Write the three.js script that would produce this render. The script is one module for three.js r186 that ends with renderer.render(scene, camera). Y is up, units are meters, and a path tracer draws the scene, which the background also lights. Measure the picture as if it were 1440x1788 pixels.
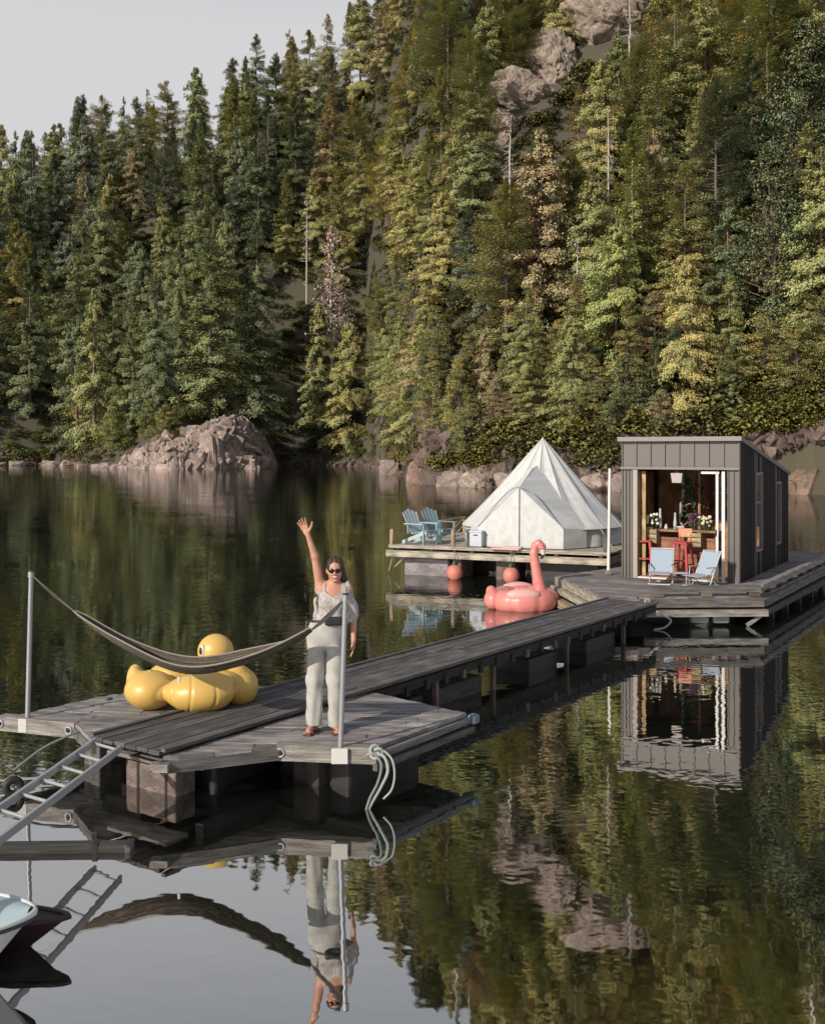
import * as THREE from 'three';
import { RoundedBoxGeometry } from 'three/addons/geometries/RoundedBoxGeometry.js';
import { MarchingCubes } from 'three/addons/objects/MarchingCubes.js';
import { ConvexGeometry } from 'three/addons/geometries/ConvexGeometry.js';
import { mergeGeometries, mergeVertices, toCreasedNormals } from 'three/addons/utils/BufferGeometryUtils.js';

// ---------------------------------------------------------------- camera, sky, sun, exposure
const scene = new THREE.Scene();
const FOCAL = 1900, EYE = 3.2;                       // focal length in photo pixels, lens height over the water
const camera = new THREE.PerspectiveCamera(2 * Math.atan(1000 / FOCAL) * 180 / Math.PI, 1440 / 2000, 0.1, 3000);
camera.position.set(0, EYE, 0);
camera.lookAt(0, EYE, -10);
camera.setViewOffset(1440, 2000, 0, 212, 1440, 1788);  // lens shift: level camera, horizon above the middle
camera.updateProjectionMatrix();

const renderer = new THREE.WebGLRenderer({ antialias: true });
renderer.setSize(824, 1024);
renderer.toneMapping = THREE.LinearToneMapping;
renderer.toneMappingExposure = 1.0;
renderer.shadowMap.enabled = true;

function makeSky() {
  const w = 64, h = 256, data = new Float32Array(w * h * 4);
  const stops = [[0, .67, .665, .675], [20, .66, .66, .675], [30, .42, .445, .49], [45, .35, .39, .46], [90, .27, .33, .43]];
  for (let j = 0; j < h; j++) {
    const el = Math.max(0, (j + .5) / h * 180 - 90);
    let k = 0; while (k < stops.length - 2 && el > stops[k + 1][0]) k++;
    const a = stops[k], b = stops[k + 1], t = Math.min(1, (el - a[0]) / (b[0] - a[0])), s = t * t * (3 - 2 * t);
    for (let i = 0; i < w; i++) {
      const o = (j * w + i) * 4;
      for (let c = 0; c < 3; c++) data[o + c] = a[c + 1] + (b[c + 1] - a[c + 1]) * s;
      data[o + 3] = 1;
    }
  }
  const t = new THREE.DataTexture(data, w, h, THREE.RGBAFormat, THREE.FloatType);
  t.mapping = THREE.EquirectangularReflectionMapping;
  t.magFilter = t.minFilter = THREE.LinearFilter;
  t.needsUpdate = true;
  return t;
}
const skyTexture = makeSky();
scene.background = skyTexture;
scene.environment = skyTexture;

const SUN = new THREE.Vector3(-.64, .43, .66).normalize();
const sun = new THREE.DirectionalLight(new THREE.Color().setRGB(1, .91, .77), 4.8);
sun.position.copy(SUN).multiplyScalar(300).add(new THREE.Vector3(0, 0, -60));
sun.target.position.set(0, 0, -60);
sun.castShadow = true;
sun.shadow.radius = 1.2;
sun.shadow.mapSize.set(4096, 4096);
Object.assign(sun.shadow.camera, { left: -180, right: 180, top: 180, bottom: -180, near: 1, far: 700 });
scene.add(sun, sun.target);

// ---------------------------------------------------------------- helpers
function rng(seed) {
  let a = seed >>> 0;
  return () => { a = (a + 0x6D2B79F5) >>> 0; let t = a; t = Math.imul(t ^ (t >>> 15), t | 1); t ^= t + Math.imul(t ^ (t >>> 7), t | 61); return ((t ^ (t >>> 14)) >>> 0) / 4294967296; };
}
const lerp = (a, b, t) => a + (b - a) * t, clamp = (x, a, b) => Math.min(b, Math.max(a, x));
const smooth = (a, b, x) => { const t = clamp((x - a) / (b - a), 0, 1); return t * t * (3 - 2 * t); };
function hash3(x, y, z) { let h = Math.imul(x, 374761393) ^ Math.imul(y, 668265263) ^ Math.imul(z, 2147483647 - 1274126177); h = Math.imul(h ^ (h >>> 13), 1274126177); h ^= h >>> 16; return (h >>> 0) / 4294967296; }
function noise3(x, y, z) {
  const xi = Math.floor(x), yi = Math.floor(y), zi = Math.floor(z), u = x - xi, v = y - yi, w = z - zi;
  const f = (t) => t * t * (3 - 2 * t), U = f(u), V = f(v), W = f(w);
  const g = (a, b, c) => hash3(xi + a, yi + b, zi + c);
  return lerp(lerp(lerp(g(0, 0, 0), g(1, 0, 0), U), lerp(g(0, 1, 0), g(1, 1, 0), U), V), lerp(lerp(g(0, 0, 1), g(1, 0, 1), U), lerp(g(0, 1, 1), g(1, 1, 1), U), V), W) * 2 - 1;
}
function fbm(x, y, z, n = 4) { let s = 0, a = .5, f = 1; for (let i = 0; i < n; i++) { s += a * noise3(x * f, y * f, z * f); f *= 2.03; a *= .5; } return s; }
// tiling value noise for textures: period p cells across the tile
function tileNoise(p, q, seed) {
  const g = new Float32Array(p * q), r = rng(seed); for (let i = 0; i < g.length; i++) g[i] = r();
  return (u, v) => { const x = u * p, y = v * q, xi = Math.floor(x), yi = Math.floor(y); const f = (t) => t * t * (3 - 2 * t), U = f(x - xi), V = f(y - yi);
    const at = (a, b) => g[(((yi + b) % q) + q) % q * p + (((xi + a) % p) + p) % p]; return lerp(lerp(at(0, 0), at(1, 0), U), lerp(at(0, 1), at(1, 1), U), V); };
}
function texture(w, h, fn, srgb = false) {
  const d = new Uint8Array(w * h * 4);
  for (let j = 0; j < h; j++) for (let i = 0; i < w; i++) { const c = fn(i / w, j / h), o = (j * w + i) * 4; d[o] = clamp(c[0], 0, 1) * 255; d[o + 1] = clamp(c[1], 0, 1) * 255; d[o + 2] = clamp(c[2], 0, 1) * 255; d[o + 3] = 255; }
  const t = new THREE.DataTexture(d, w, h); t.wrapS = t.wrapT = THREE.RepeatWrapping; t.magFilter = t.minFilter = THREE.LinearFilter; if (srgb) t.colorSpace = THREE.SRGBColorSpace; t.needsUpdate = true; return t;
}
function mat(r, g, b, rough = .8, more = {}) {
  const M = more.clearcoat || more.transmission || more.ior || more.sheen ? THREE.MeshPhysicalMaterial : THREE.MeshStandardMaterial;
  const m = new M({ roughness: rough, side: THREE.DoubleSide, ...more }); m.color.setRGB(r, g, b); return m;
}
const used = {};
function numbered(n) { const k = used[n] = (used[n] ?? -1) + 1; return k ? `${n}_${String(k).padStart(3, '0')}` : n; }
function tag(o, label, category, group, kind) { if (label) o.userData.label = label; if (category) o.userData.category = category; if (group) o.userData.group = group; if (kind) o.userData.kind = kind; return o; }
function thing(name, label, category, pos = [0, 0, 0], turn = 0, group) {
  const o = new THREE.Group(); o.name = numbered(name); o.position.set(...pos); o.rotation.y = turn; scene.add(o); return tag(o, label, category, group);
}
function part(name, geo, material, parent) {
  const g = Array.isArray(geo) ? (geo.length === 1 ? geo[0] : mergeGeometries(geo.map(plain))) : geo;
  const m = new THREE.Mesh(g, material); m.name = name; m.castShadow = m.receiveShadow = true; parent.add(m); return m;
}
function plain(g) { const n = g.index ? g.toNonIndexed() : g; for (const k of Object.keys(n.attributes)) if (!['position', 'normal', 'uv'].includes(k)) n.deleteAttribute(k); return n; }
function single(name, geo, material, label, category, pos = [0, 0, 0], turn = 0, group, kind) {
  const m = part(numbered(name), geo, material, scene); m.position.set(...pos); m.rotation.y = turn; return tag(m, label, category, group, kind);
}
// a box with uv in metres, the grain (u) along its longest side
function box(w, h, d, x = 0, y = 0, z = 0, ry = 0) {
  const g = new THREE.BoxGeometry(w, h, d), p = g.attributes.position, n = g.attributes.normal, uv = g.attributes.uv, L = Math.max(w, h, d), off = (x * 3.7 + y * 5.3 + z * 7.1);
  for (let i = 0; i < p.count; i++) {
    const c = [p.getX(i), p.getY(i), p.getZ(i)], long = L === w ? 0 : L === d ? 2 : 1, a = [0, 1, 2].filter((k) => k !== long);
    const nn = [Math.abs(n.getX(i)), Math.abs(n.getY(i)), Math.abs(n.getZ(i))];
    const u = nn[long] > .5 ? c[a[0]] : c[long], v = nn[long] > .5 ? c[a[1]] : nn[a[0]] > .5 ? c[a[1]] : c[a[0]];
    uv.setXY(i, u + off, v + off * .37);
  }
  if (ry) g.rotateY(ry); g.translate(x, y, z); return g;
}
function rbox(w, h, d, r, x = 0, y = 0, z = 0, seg = 2) { const g = new RoundedBoxGeometry(w, h, d, seg, r); g.translate(x, y, z); return g; }
function bar(a, b, w, h) {                          // rectangular bar from a to b
  const A = new THREE.Vector3(...a), B = new THREE.Vector3(...b), d = B.clone().sub(A), L = d.length();
  const g = box(w, h, L); const q = new THREE.Matrix4().lookAt(A, B, Math.abs(d.y) > .98 * L ? new THREE.Vector3(0, 0, 1) : new THREE.Vector3(0, 1, 0)); q.setPosition(A.clone().add(B).multiplyScalar(.5)); g.applyMatrix4(q); return g;
}
function rod(a, b, r0, r1 = r0, seg = 10) {
  const A = new THREE.Vector3(...a), B = new THREE.Vector3(...b), d = B.clone().sub(A), g = new THREE.CylinderGeometry(r1, r0, d.length(), seg);
  g.applyQuaternion(new THREE.Quaternion().setFromUnitVectors(new THREE.Vector3(0, 1, 0), d.normalize())); g.translate((A.x + B.x) / 2, (A.y + B.y) / 2, (A.z + B.z) / 2); return g;
}
function tube(pts, r, n = 40, seg = 8) { return new THREE.TubeGeometry(new THREE.CatmullRomCurve3(pts.map((p) => new THREE.Vector3(...p))), n, r, seg); }
// convex polygon [x, z] between y0 and y1, top edge slightly eased; uv in metres along ang
function prism(poly, y0, y1, ang = 0, ease = .004, off = 0) {
  let area = 0; poly.forEach((p, i) => { const q = poly[(i + 1) % poly.length]; area += p[0] * q[1] - q[0] * p[1]; });
  if (area < 0) poly = [...poly].reverse();
  const n = poly.length, ca = Math.cos(ang), sa = Math.sin(ang);
  const inset = poly.map((p, i) => { const a = poly[(i + n - 1) % n], b = poly[(i + 1) % n]; const e = [p[0] - a[0], p[1] - a[1]], f = [b[0] - p[0], b[1] - p[1]]; const le = Math.hypot(...e) || 1, lf = Math.hypot(...f) || 1;
    const nx = -(e[1] / le + f[1] / lf), nz = e[0] / le + f[0] / lf, l = Math.hypot(nx, nz) || 1, c = Math.max(.35, l / 2); return [p[0] + nx / l * ease / c, p[1] + nz / l * ease / c]; });
  const pos = [], uv = [];
  const put = (x, y, z, side) => { pos.push(x, y, z); uv.push(x * ca + z * sa + off, (side ? y : -x * sa + z * ca) + off * .61); };
  const quad = (A, B, ya, yb) => { for (let i = 0; i < n; i++) { const j = (i + 1) % n; put(A[i][0], ya, A[i][1], 1); put(B[j][0], yb, B[j][1], 1); put(A[j][0], ya, A[j][1], 1); put(A[i][0], ya, A[i][1], 1); put(B[i][0], yb, B[i][1], 1); put(B[j][0], yb, B[j][1], 1); } };
  quad(poly, poly, y0, y1 - ease); if (ease > 0) quad(poly, inset, y1 - ease, y1);
  for (let i = 1; i < n - 1; i++) { put(inset[0][0], y1, inset[0][1]); put(inset[i + 1][0], y1, inset[i + 1][1]); put(inset[i][0], y1, inset[i][1]); put(poly[0][0], y0, poly[0][1]); put(poly[i][0], y0, poly[i][1]); put(poly[i + 1][0], y0, poly[i + 1][1]); }
  const g = new THREE.BufferGeometry(); g.setAttribute('position', new THREE.Float32BufferAttribute(pos, 3)); g.setAttribute('uv', new THREE.Float32BufferAttribute(uv, 2)); g.computeVertexNormals(); return g;
}
function clip(poly, nx, nz, c) {                    // keeps nx*x + nz*z <= c
  const out = [];
  poly.forEach((p, i) => { const q = poly[(i + 1) % poly.length], a = nx * p[0] + nz * p[1] - c, b = nx * q[0] + nz * q[1] - c; if (a <= 0) out.push(p); if (a * b < 0) { const t = a / (a - b); out.push([lerp(p[0], q[0], t), lerp(p[1], q[1], t)]); } });
  return out;
}
function planks(parent, polys, ang, width, gap, top, thick, mats, seed, len = 2.4, jitter = .004) {
  const r = rng(seed), dx = Math.cos(ang), dz = Math.sin(ang), px = -dz, pz = dx;
  for (const poly of polys) {
    let lo = 1e9, hi = -1e9, ulo = 1e9, uhi = -1e9; for (const p of poly) { const v = p[0] * px + p[1] * pz, u = p[0] * dx + p[1] * dz; lo = Math.min(lo, v); hi = Math.max(hi, v); ulo = Math.min(ulo, u); uhi = Math.max(uhi, u); }
    for (let v = lo; v < hi - .02; v += width) {
      const strip = clip(clip(poly, px, pz, Math.min(v + width - gap, hi)), -px, -pz, -v); if (strip.length < 3) continue;
      for (let u = ulo - r() * len; u < uhi; u += len) {
        const q = clip(clip(strip, dx, dz, u + len - .004), -dx, -dz, -u); if (q.length < 3) continue;
        let ar = 0; q.forEach((p, i) => { const s = q[(i + 1) % q.length]; ar += p[0] * s[1] - s[0] * p[1]; }); if (Math.abs(ar) < .012) continue;
        const y = top + (r() - .5) * jitter * 2; part('plank', prism(q, y - thick, y, ang, .005, Math.floor(r() * 997) * .173), mats[Math.floor(r() * mats.length)], parent);
      }
    }
  }
}
// iso-surface of a distance function
function sdfGeo(fn, lo, hi, cell) {
  const size = [0, 1, 2].map((k) => hi[k] - lo[k]), n = Math.max(12, Math.ceil(Math.max(...size) / cell) + 4);
  const mc = new MarchingCubes(n, new THREE.MeshBasicMaterial(), false, false, 400000), c = [0, 1, 2].map((k) => (lo[k] + hi[k]) / 2), hf = size.map((s) => s / 2 * n / (n - 4));
  for (let z = 0; z < n; z++) for (let y = 0; y < n; y++) for (let x = 0; x < n; x++) mc.field[x + y * n + z * n * n] = -fn(c[0] + (x - n / 2) / (n / 2) * hf[0], c[1] + (y - n / 2) / (n / 2) * hf[1], c[2] + (z - n / 2) / (n / 2) * hf[2]) * 50;
  mc.isolation = 0; mc.update();
  const P = new Float32Array(mc.count * 3), N = new Float32Array(mc.count * 3), U = new Float32Array(mc.count * 2), e = cell * .5;
  for (let i = 0; i < mc.count; i++) {
    const x = c[0] + mc.positionArray[i * 3] * hf[0], y = c[1] + mc.positionArray[i * 3 + 1] * hf[1], z = c[2] + mc.positionArray[i * 3 + 2] * hf[2];
    const gx = fn(x + e, y, z) - fn(x - e, y, z), gy = fn(x, y + e, z) - fn(x, y - e, z), gz = fn(x, y, z + e) - fn(x, y, z - e), l = Math.hypot(gx, gy, gz) || 1;
    P.set([x, y, z], i * 3); N.set([gx / l, gy / l, gz / l], i * 3); U.set([x, y], i * 2);
  }
  const g = new THREE.BufferGeometry(); g.setAttribute('position', new THREE.BufferAttribute(P, 3)); g.setAttribute('normal', new THREE.BufferAttribute(N, 3)); g.setAttribute('uv', new THREE.BufferAttribute(U, 2)); return g;
}
const smin = (a, b, k) => { const h = clamp(.5 + .5 * (b - a) / k, 0, 1); return b + (a - b) * h - k * h * (1 - h); };
const smax = (a, b, k) => -smin(-a, -b, k);
function cap(x, y, z, a, b, ra, rb = ra) {
  const bx = b[0] - a[0], by = b[1] - a[1], bz = b[2] - a[2], px = x - a[0], py = y - a[1], pz = z - a[2], t = clamp((px * bx + py * by + pz * bz) / (bx * bx + by * by + bz * bz), 0, 1);
  return Math.hypot(px - bx * t, py - by * t, pz - bz * t) - (ra + (rb - ra) * t);
}
function ell(x, y, z, c, r) { const px = (x - c[0]) / r[0], py = (y - c[1]) / r[1], pz = (z - c[2]) / r[2], k = Math.hypot(px, py, pz); return (k - 1) * Math.min(...r) * (k < 1 ? 1 : 1); }
// ---------------------------------------------------------------- land and water
const SHORE = [[-190, -105], [-150, -150], [-118, -205], [-100, -240], [-83, -249], [-70, -228], [-55, -205], [-43, -198], [-33, -202], [-31, -222], [-30, -246], [-23, -248], [-9, -226], [-3, -172], [0, -128], [1.4, -105], [6.5, -97], [13.5, -91], [17, -87], [31, -80], [50, -72], [75, -62], [120, -45]];
function inland(x, z) {                              // metres inland of the shoreline (negative on the water)
  let best = 1e9, sign = 1;
  for (let i = 0; i < SHORE.length - 1; i++) {
    const [ax, az] = SHORE[i], [bx, bz] = SHORE[i + 1], ex = bx - ax, ez = bz - az, t = clamp(((x - ax) * ex + (z - az) * ez) / (ex * ex + ez * ez), 0, 1);
    const qx = x - ax - ex * t, qz = z - az - ez * t, d = Math.hypot(qx, qz);
    if (d < best - 1e-6) { best = d; sign = ex * qz - ez * qx < 0 ? 1 : -1; }
  }
  return best * sign;
}
const SLOPE = [[-1.2, .5], [-.5, .6], [-.38, .66], [-.27, .76], [-.2, .82], [-.12, .92], [-.05, 1.0], [0, 1.05], [.06, 1.0], [.15, .98], [.38, .96], [1.5, .8]];
const NEAR = [[-.05, 400], [-.037, 225], [-.018, 178], [0, 138], [.013, 106], [.067, 98], [.148, 92], [.195, 88], [.387, 80], [.69, 68], [1.2, 50]];   // the near hill: bearing, metres to its shore
function nearShore(a) { if (a < -.05) return 400; let k = 0; while (k < NEAR.length - 2 && a > NEAR[k + 1][0]) k++; return lerp(NEAR[k][1], NEAR[k + 1][1], clamp((a - NEAR[k][0]) / (NEAR[k + 1][0] - NEAR[k][0]), 0, 1)); }
function slopeAt(a) { let k = 0; while (k < SLOPE.length - 2 && a > SLOPE[k + 1][0]) k++; const [x0, y0] = SLOPE[k], [x1, y1] = SLOPE[k + 1]; return lerp(y0, y1, clamp((a - x0) / (x1 - x0), 0, 1)); }
function ground(x, z) {
  const s = inland(x, z); if (s < 0) return Math.max(-2, s * .5) - .15;
  const k = slopeAt(x / -z), top = lerp(125, 190, smooth(.05, .16, x / -z));
  const s2 = Math.max(s, .8 * (Math.hypot(x, z) - nearShore(x / -z)));
  let h = k * Math.min(s2, top) + Math.max(0, s2 - top) * .12 + smooth(0, 4, s) * 1.2;
  h += Math.min(1, s / 25) * (fbm(x / 38, 1.3, z / 38, 3) * 9 + fbm(x / 9, 5.1, z / 9, 3) * 2.2);
  return h;
}
const rockTex = texture(512, 512, (() => { const a = tileNoise(6, 6, 1), b = tileNoise(17, 23, 2), c = tileNoise(70, 61, 3), d = tileNoise(160, 160, 4); return (u, v) => { const n = .45 * a(u, v) + .3 * b(u, v) + .3 * c(u, v) + .2 * d(u, v) - .12; const k = .42 + .55 * n; return [k * 1.05, k * .98, k * .95]; }; })(), true);
const M = {};
M.soil = mat(.075, .066, .045, 1); M.rock = mat(.54, .49, .465, .95, { map: rockTex, bumpMap: rockTex, bumpScale: .12 }); M.rockDark = mat(.20, .175, .165, .95, { map: rockTex }); M.rockPale = mat(.66, .61, .55, .95, { map: rockTex, bumpMap: rockTex, bumpScale: .3 }); M.rockBrown = mat(.30, .23, .19, .95, { map: rockTex });
{
  const na = 300, nd = 210, pos = [], idx = [];
  for (let j = 0; j <= nd; j++) for (let i = 0; i <= na; i++) { const a = lerp(-1.05, .95, i / na), d = 55 + 390 * Math.pow(j / nd, 1.25), x = a * d, z = -d; pos.push(x, ground(x, z), z); }
  for (let j = 0; j < nd; j++) for (let i = 0; i < na; i++) { const p = j * (na + 1) + i; idx.push(p, p + 1, p + na + 1, p + 1, p + na + 2, p + na + 1); }
  const g = new THREE.BufferGeometry(); g.setAttribute('position', new THREE.Float32BufferAttribute(pos, 3)); g.setIndex(idx); g.computeVertexNormals();
  single('hillside', g, M.soil, 'steep forested hillside rising behind the lake', null, [0, 0, 0], 0, null, 'structure');
}
// water: calm, with long low swell and fine ripples
const waterNormal = (() => {
  const N = 1024, T = 12, waves = [], r = rng(77);
  for (let i = 0; i < 90; i++) { const L = .07 * Math.pow(9, r()), th = Math.PI / 2 + (r() + r() + r() - 1.5) * 1.0, kx = Math.round(Math.cos(th) * T / L), ky = Math.round(Math.sin(th) * T / L); if (!kx && !ky) continue; const k = 2 * Math.PI * Math.hypot(kx, ky) / T; waves.push([kx, ky, .0014 * Math.pow(L / .3, -.15), r() * 6.283, k]); }
  const sl = new Float32Array(N * N * 2);
  for (const [kx, ky, s, ph, k] of waves) {
    const m = Math.hypot(kx, ky), ux = kx / m, uy = ky / m, cx = new Float32Array(N), sx = new Float32Array(N), cy = new Float32Array(N), sy = new Float32Array(N);
    for (let i = 0; i < N; i++) { cx[i] = Math.cos(2 * Math.PI * kx * i / N + ph); sx[i] = Math.sin(2 * Math.PI * kx * i / N + ph); cy[i] = Math.cos(2 * Math.PI * ky * i / N); sy[i] = Math.sin(2 * Math.PI * ky * i / N); }
    for (let j = 0; j < N; j++) for (let i = 0; i < N; i++) { const c = (cx[i] * cy[j] - sx[i] * sy[j]) * s, o = (j * N + i) * 2; sl[o] += c * ux; sl[o + 1] += c * uy; }
  }
  const p1 = tileNoise(5, 7, 5), p2 = tileNoise(11, 19, 8);
  let i = 0;
  const d = new Float32Array(N * N * 4);
  for (let y = 0; y < N; y++) for (let x = 0; x < N; x++, i++) { const q = .25 + 1.5 * Math.pow(clamp(.6 * p1(x / N, y / N) + .4 * p2(x / N, y / N), 0, 1), 2); const sx = -sl[i * 2] * q, sy = -sl[i * 2 + 1] * q, l = Math.hypot(sx, sy, 1); d.set([sx / l * .5 + .5, sy / l * .5 + .5, 1 / l * .5 + .5, 1], i * 4); }
  const t = new THREE.DataTexture(d, N, N, THREE.RGBAFormat, THREE.FloatType); t.wrapS = t.wrapT = THREE.RepeatWrapping; t.magFilter = t.minFilter = THREE.LinearFilter; t.needsUpdate = true; return t;
})();
{
  // calm near the docks, a light breeze further out: the same ripples, a little steeper with distance
  const steps = [-700, -60, -34, -24, -17, -12.5, 700], scale = [1.35, 1.15, .95, .78, .64, .52], pos = [], uv = [], nor = [], mats = [], g = new THREE.BufferGeometry();
  for (let i = 0; i < 6; i++) {
    const m = new THREE.MeshPhysicalMaterial({ roughness: .02, ior: 2.33, specularIntensity: 3.4, normalMap: waterNormal, normalScale: new THREE.Vector2(scale[i], scale[i]), side: THREE.DoubleSide }); m.color.setRGB(.006, .008, .006); mats.push(m);
    const z0 = steps[i], z1 = steps[i + 1]; for (const [x, z] of [[-700, z0], [-700, z1], [700, z1], [-700, z0], [700, z1], [700, z0]]) { pos.push(x, 0, z); nor.push(0, 1, 0); uv.push(x / 12, -z / 12); } g.addGroup(i * 6, 6, i);
  }
  g.setAttribute('position', new THREE.Float32BufferAttribute(pos, 3)); g.setAttribute('normal', new THREE.Float32BufferAttribute(nor, 3)); g.setAttribute('uv', new THREE.Float32BufferAttribute(uv, 2));
  single('water', g, mats, 'calm dark lake water mirroring the forest', null, [0, 0, 0], 0, null, 'structure');
}
// rocks
function rockGeo(seed, sx, sy, sz, detail = 4, rough = .28) {
  const g = mergeVertices(new THREE.IcosahedronGeometry(1, detail * 5).deleteAttribute('normal').deleteAttribute('uv')), p = g.attributes.position, r = rng(seed), cuts = [];
  for (let i = 0; i < 9; i++) { const v = new THREE.Vector3(r() - .5, (r() - .5) * .9, r() - .5).normalize(); cuts.push([v, .62 + r() * .3]); }
  const v = new THREE.Vector3(), uv = [];
  for (let i = 0; i < p.count; i++) {
    v.fromBufferAttribute(p, i); for (const [n, c] of cuts) { const e = v.dot(n) - c; if (e > 0) v.addScaledVector(n, -e * .85); }
    const k = 1 + rough * fbm(v.x * 1.7 + seed, v.y * 1.7, v.z * 1.7, 5) - rough * .5 * Math.abs(fbm(v.x * 4 - seed, v.y * 4, v.z * 4 + 9, 3));
    v.multiplyScalar(k); p.setXYZ(i, v.x * sx, v.y * sy, v.z * sz); uv.push((v.x * sx + v.z * sz * .6) / 4, (v.y * sy + v.z * sz * .3) / 4);
  }
  g.setAttribute('uv', new THREE.Float32BufferAttribute(uv, 2)); return toCreasedNormals(g, .5);
}
function blockGeo(seed, sx, sy, sz, n = 15) {       // an angular, split block of stone
  const r = rng(seed), pts = []; for (let i = 0; i < n; i++) { const v = new THREE.Vector3(r() * 2 - 1, r() * 2 - 1, r() * 2 - 1), m = Math.max(Math.abs(v.x), Math.abs(v.y), Math.abs(v.z)); v.multiplyScalar((.8 + .2 * r()) / m); pts.push(new THREE.Vector3(v.x * sx, v.y * sy, v.z * sz)); }
  const g = new ConvexGeometry(pts), p = g.attributes.position, m = g.attributes.normal, uv = []; for (let i = 0; i < p.count; i++) { const ax = Math.abs(m.getX(i)), ay = Math.abs(m.getY(i)), az = Math.abs(m.getZ(i)); const [u, v] = ay > ax && ay > az ? [p.getX(i), p.getZ(i)] : ax > az ? [p.getZ(i), p.getY(i)] : [p.getX(i), p.getY(i)]; uv.push(u / 3 + seed * .37, v / 3 + seed * .71); }
  g.setAttribute('uv', new THREE.Float32BufferAttribute(uv, 2)); return g;
}
// rocky headland on the far shore: a ramp of fractured rock rising to a knob on its right
{
  const nu = 84, nv = 56, pos = [], uv = [], idx = [], X0 = -57, X1 = -27.5;
  for (let j = 0; j <= nv; j++) for (let i = 0; i <= nu; i++) {
    const u = i / nu, v = j / nv; let x = lerp(X0, X1, u), z = lerp(-190, -226, v);
    const line = [[0, .2], [.06, .9], [.14, 2.2], [.24, 4.2], [.36, 5.8], [.5, 6.3], [.6, 7.4], [.68, 9.2], [.76, 9.6], [.84, 8.0], [.92, 4.5], [1, -1]]; let k = 0; while (k < line.length - 2 && u > line[k + 1][0]) k++;
    const top = lerp(line[k][1], line[k + 1][1], clamp((u - line[k][0]) / (line[k + 1][0] - line[k][0]), 0, 1));
    const edge = .16 + .07 * Math.sin(u * 9) - .1 * Math.sin(u * Math.PI), rise = smooth(edge, edge + .12 + .05 * Math.sin(u * 23), v) * .72 + .28 * smooth(edge + .1, edge + .4, v);
    let h = -1.2 + (top + 1.2) * rise; const cr = Math.abs(fbm(x * .55 + 3, h * .3, z * .25, 4)), cr2 = Math.abs(fbm(x * .22, h * .5, z * .2 + 8, 3));
    h += rise * (fbm(x * .3, 2, z * .3, 4) * 2.2 - (.12 - Math.min(.12, cr)) * 11 - (.1 - Math.min(.1, cr2)) * 16); z += fbm(x * .5, h * .5, 3, 3) * 1.6 * rise;
    pos.push(x, h, z); uv.push(x / 6, (h - z * .5) / 6);
  }
  for (let j = 0; j < nv; j++) for (let i = 0; i < nu; i++) { const p = j * (nu + 1) + i; idx.push(p, p + 1, p + nu + 1, p + 1, p + nu + 2, p + nu + 1); }
  const g = new THREE.BufferGeometry(); g.setAttribute('position', new THREE.Float32BufferAttribute(pos, 3)); g.setAttribute('uv', new THREE.Float32BufferAttribute(uv, 2)); g.setIndex(idx);
  const blocks = [toCreasedNormals(g, .25)], r = rng(7);
  for (let k = 0; k < 420; k++) { const i = 1 + Math.floor(r() * (nu - 2)), j = Math.floor(nv * (.06 + .5 * r())), o = (j * (nu + 1) + i) * 3, w = .5 + 1.5 * r() * r() * r(); if (pos[o + 1] < -.9) continue; const b = blockGeo(900 + k, w * (.7 + r() * .9), w * (.6 + 1.1 * r()), w * .8); b.rotateY((r() - .5) * 1.2); b.rotateZ(-.4 + (r() - .5) * .5); b.rotateX(-.35 + (r() - .5) * .3); b.translate(pos[o], pos[o + 1] - w * .25, pos[o + 2] + .1); blocks.push(b); }
  single('rocky_headland', mergeGeometries(blocks.map(plain)), M.rock, 'pale fractured rock headland at the waterline of the far shore', 'headland');
}
// bare rock high on the right hill, found where the slope reaches those places
const BARE = [];
function onSlope(a, tan) { for (let d = 110; d < 420; d += 1) if (ground(a * d, -d) - EYE > tan * d) return [a * d, -d]; return [a * 330, -330]; }
for (const [a, tan, sx, sy, sz, seed, txt] of [
  [.178, .385, 8.5, 6, 6, 11, 'largest bare pinkish rock face high on the near hill'], [.125, .345, 4.8, 8, 5, 12, 'bare rock slab just below and left of the largest rock face'], [.098, .32, 5.5, 4.6, 4, 13, 'low bare rock shelf below the pale slab on the hill'], [.082, .285, 2.6, 4.5, 3, 14, 'smallest bare rock outcrop among the trees on the hill']]) {
  const [x, z] = onSlope(a, tan), k = -z / 190, o = single('bare_rock_face', rockGeo(seed, sx * k, sy * k, sz * k, 5, .4), M.rockPale, txt, 'rock face', [x, ground(x, z) + sy * k * .25, z], .3, 'bare rock faces on the hill'); o.rotation.x = -.5; BARE.push([x, z, sx * k]);
}
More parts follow.
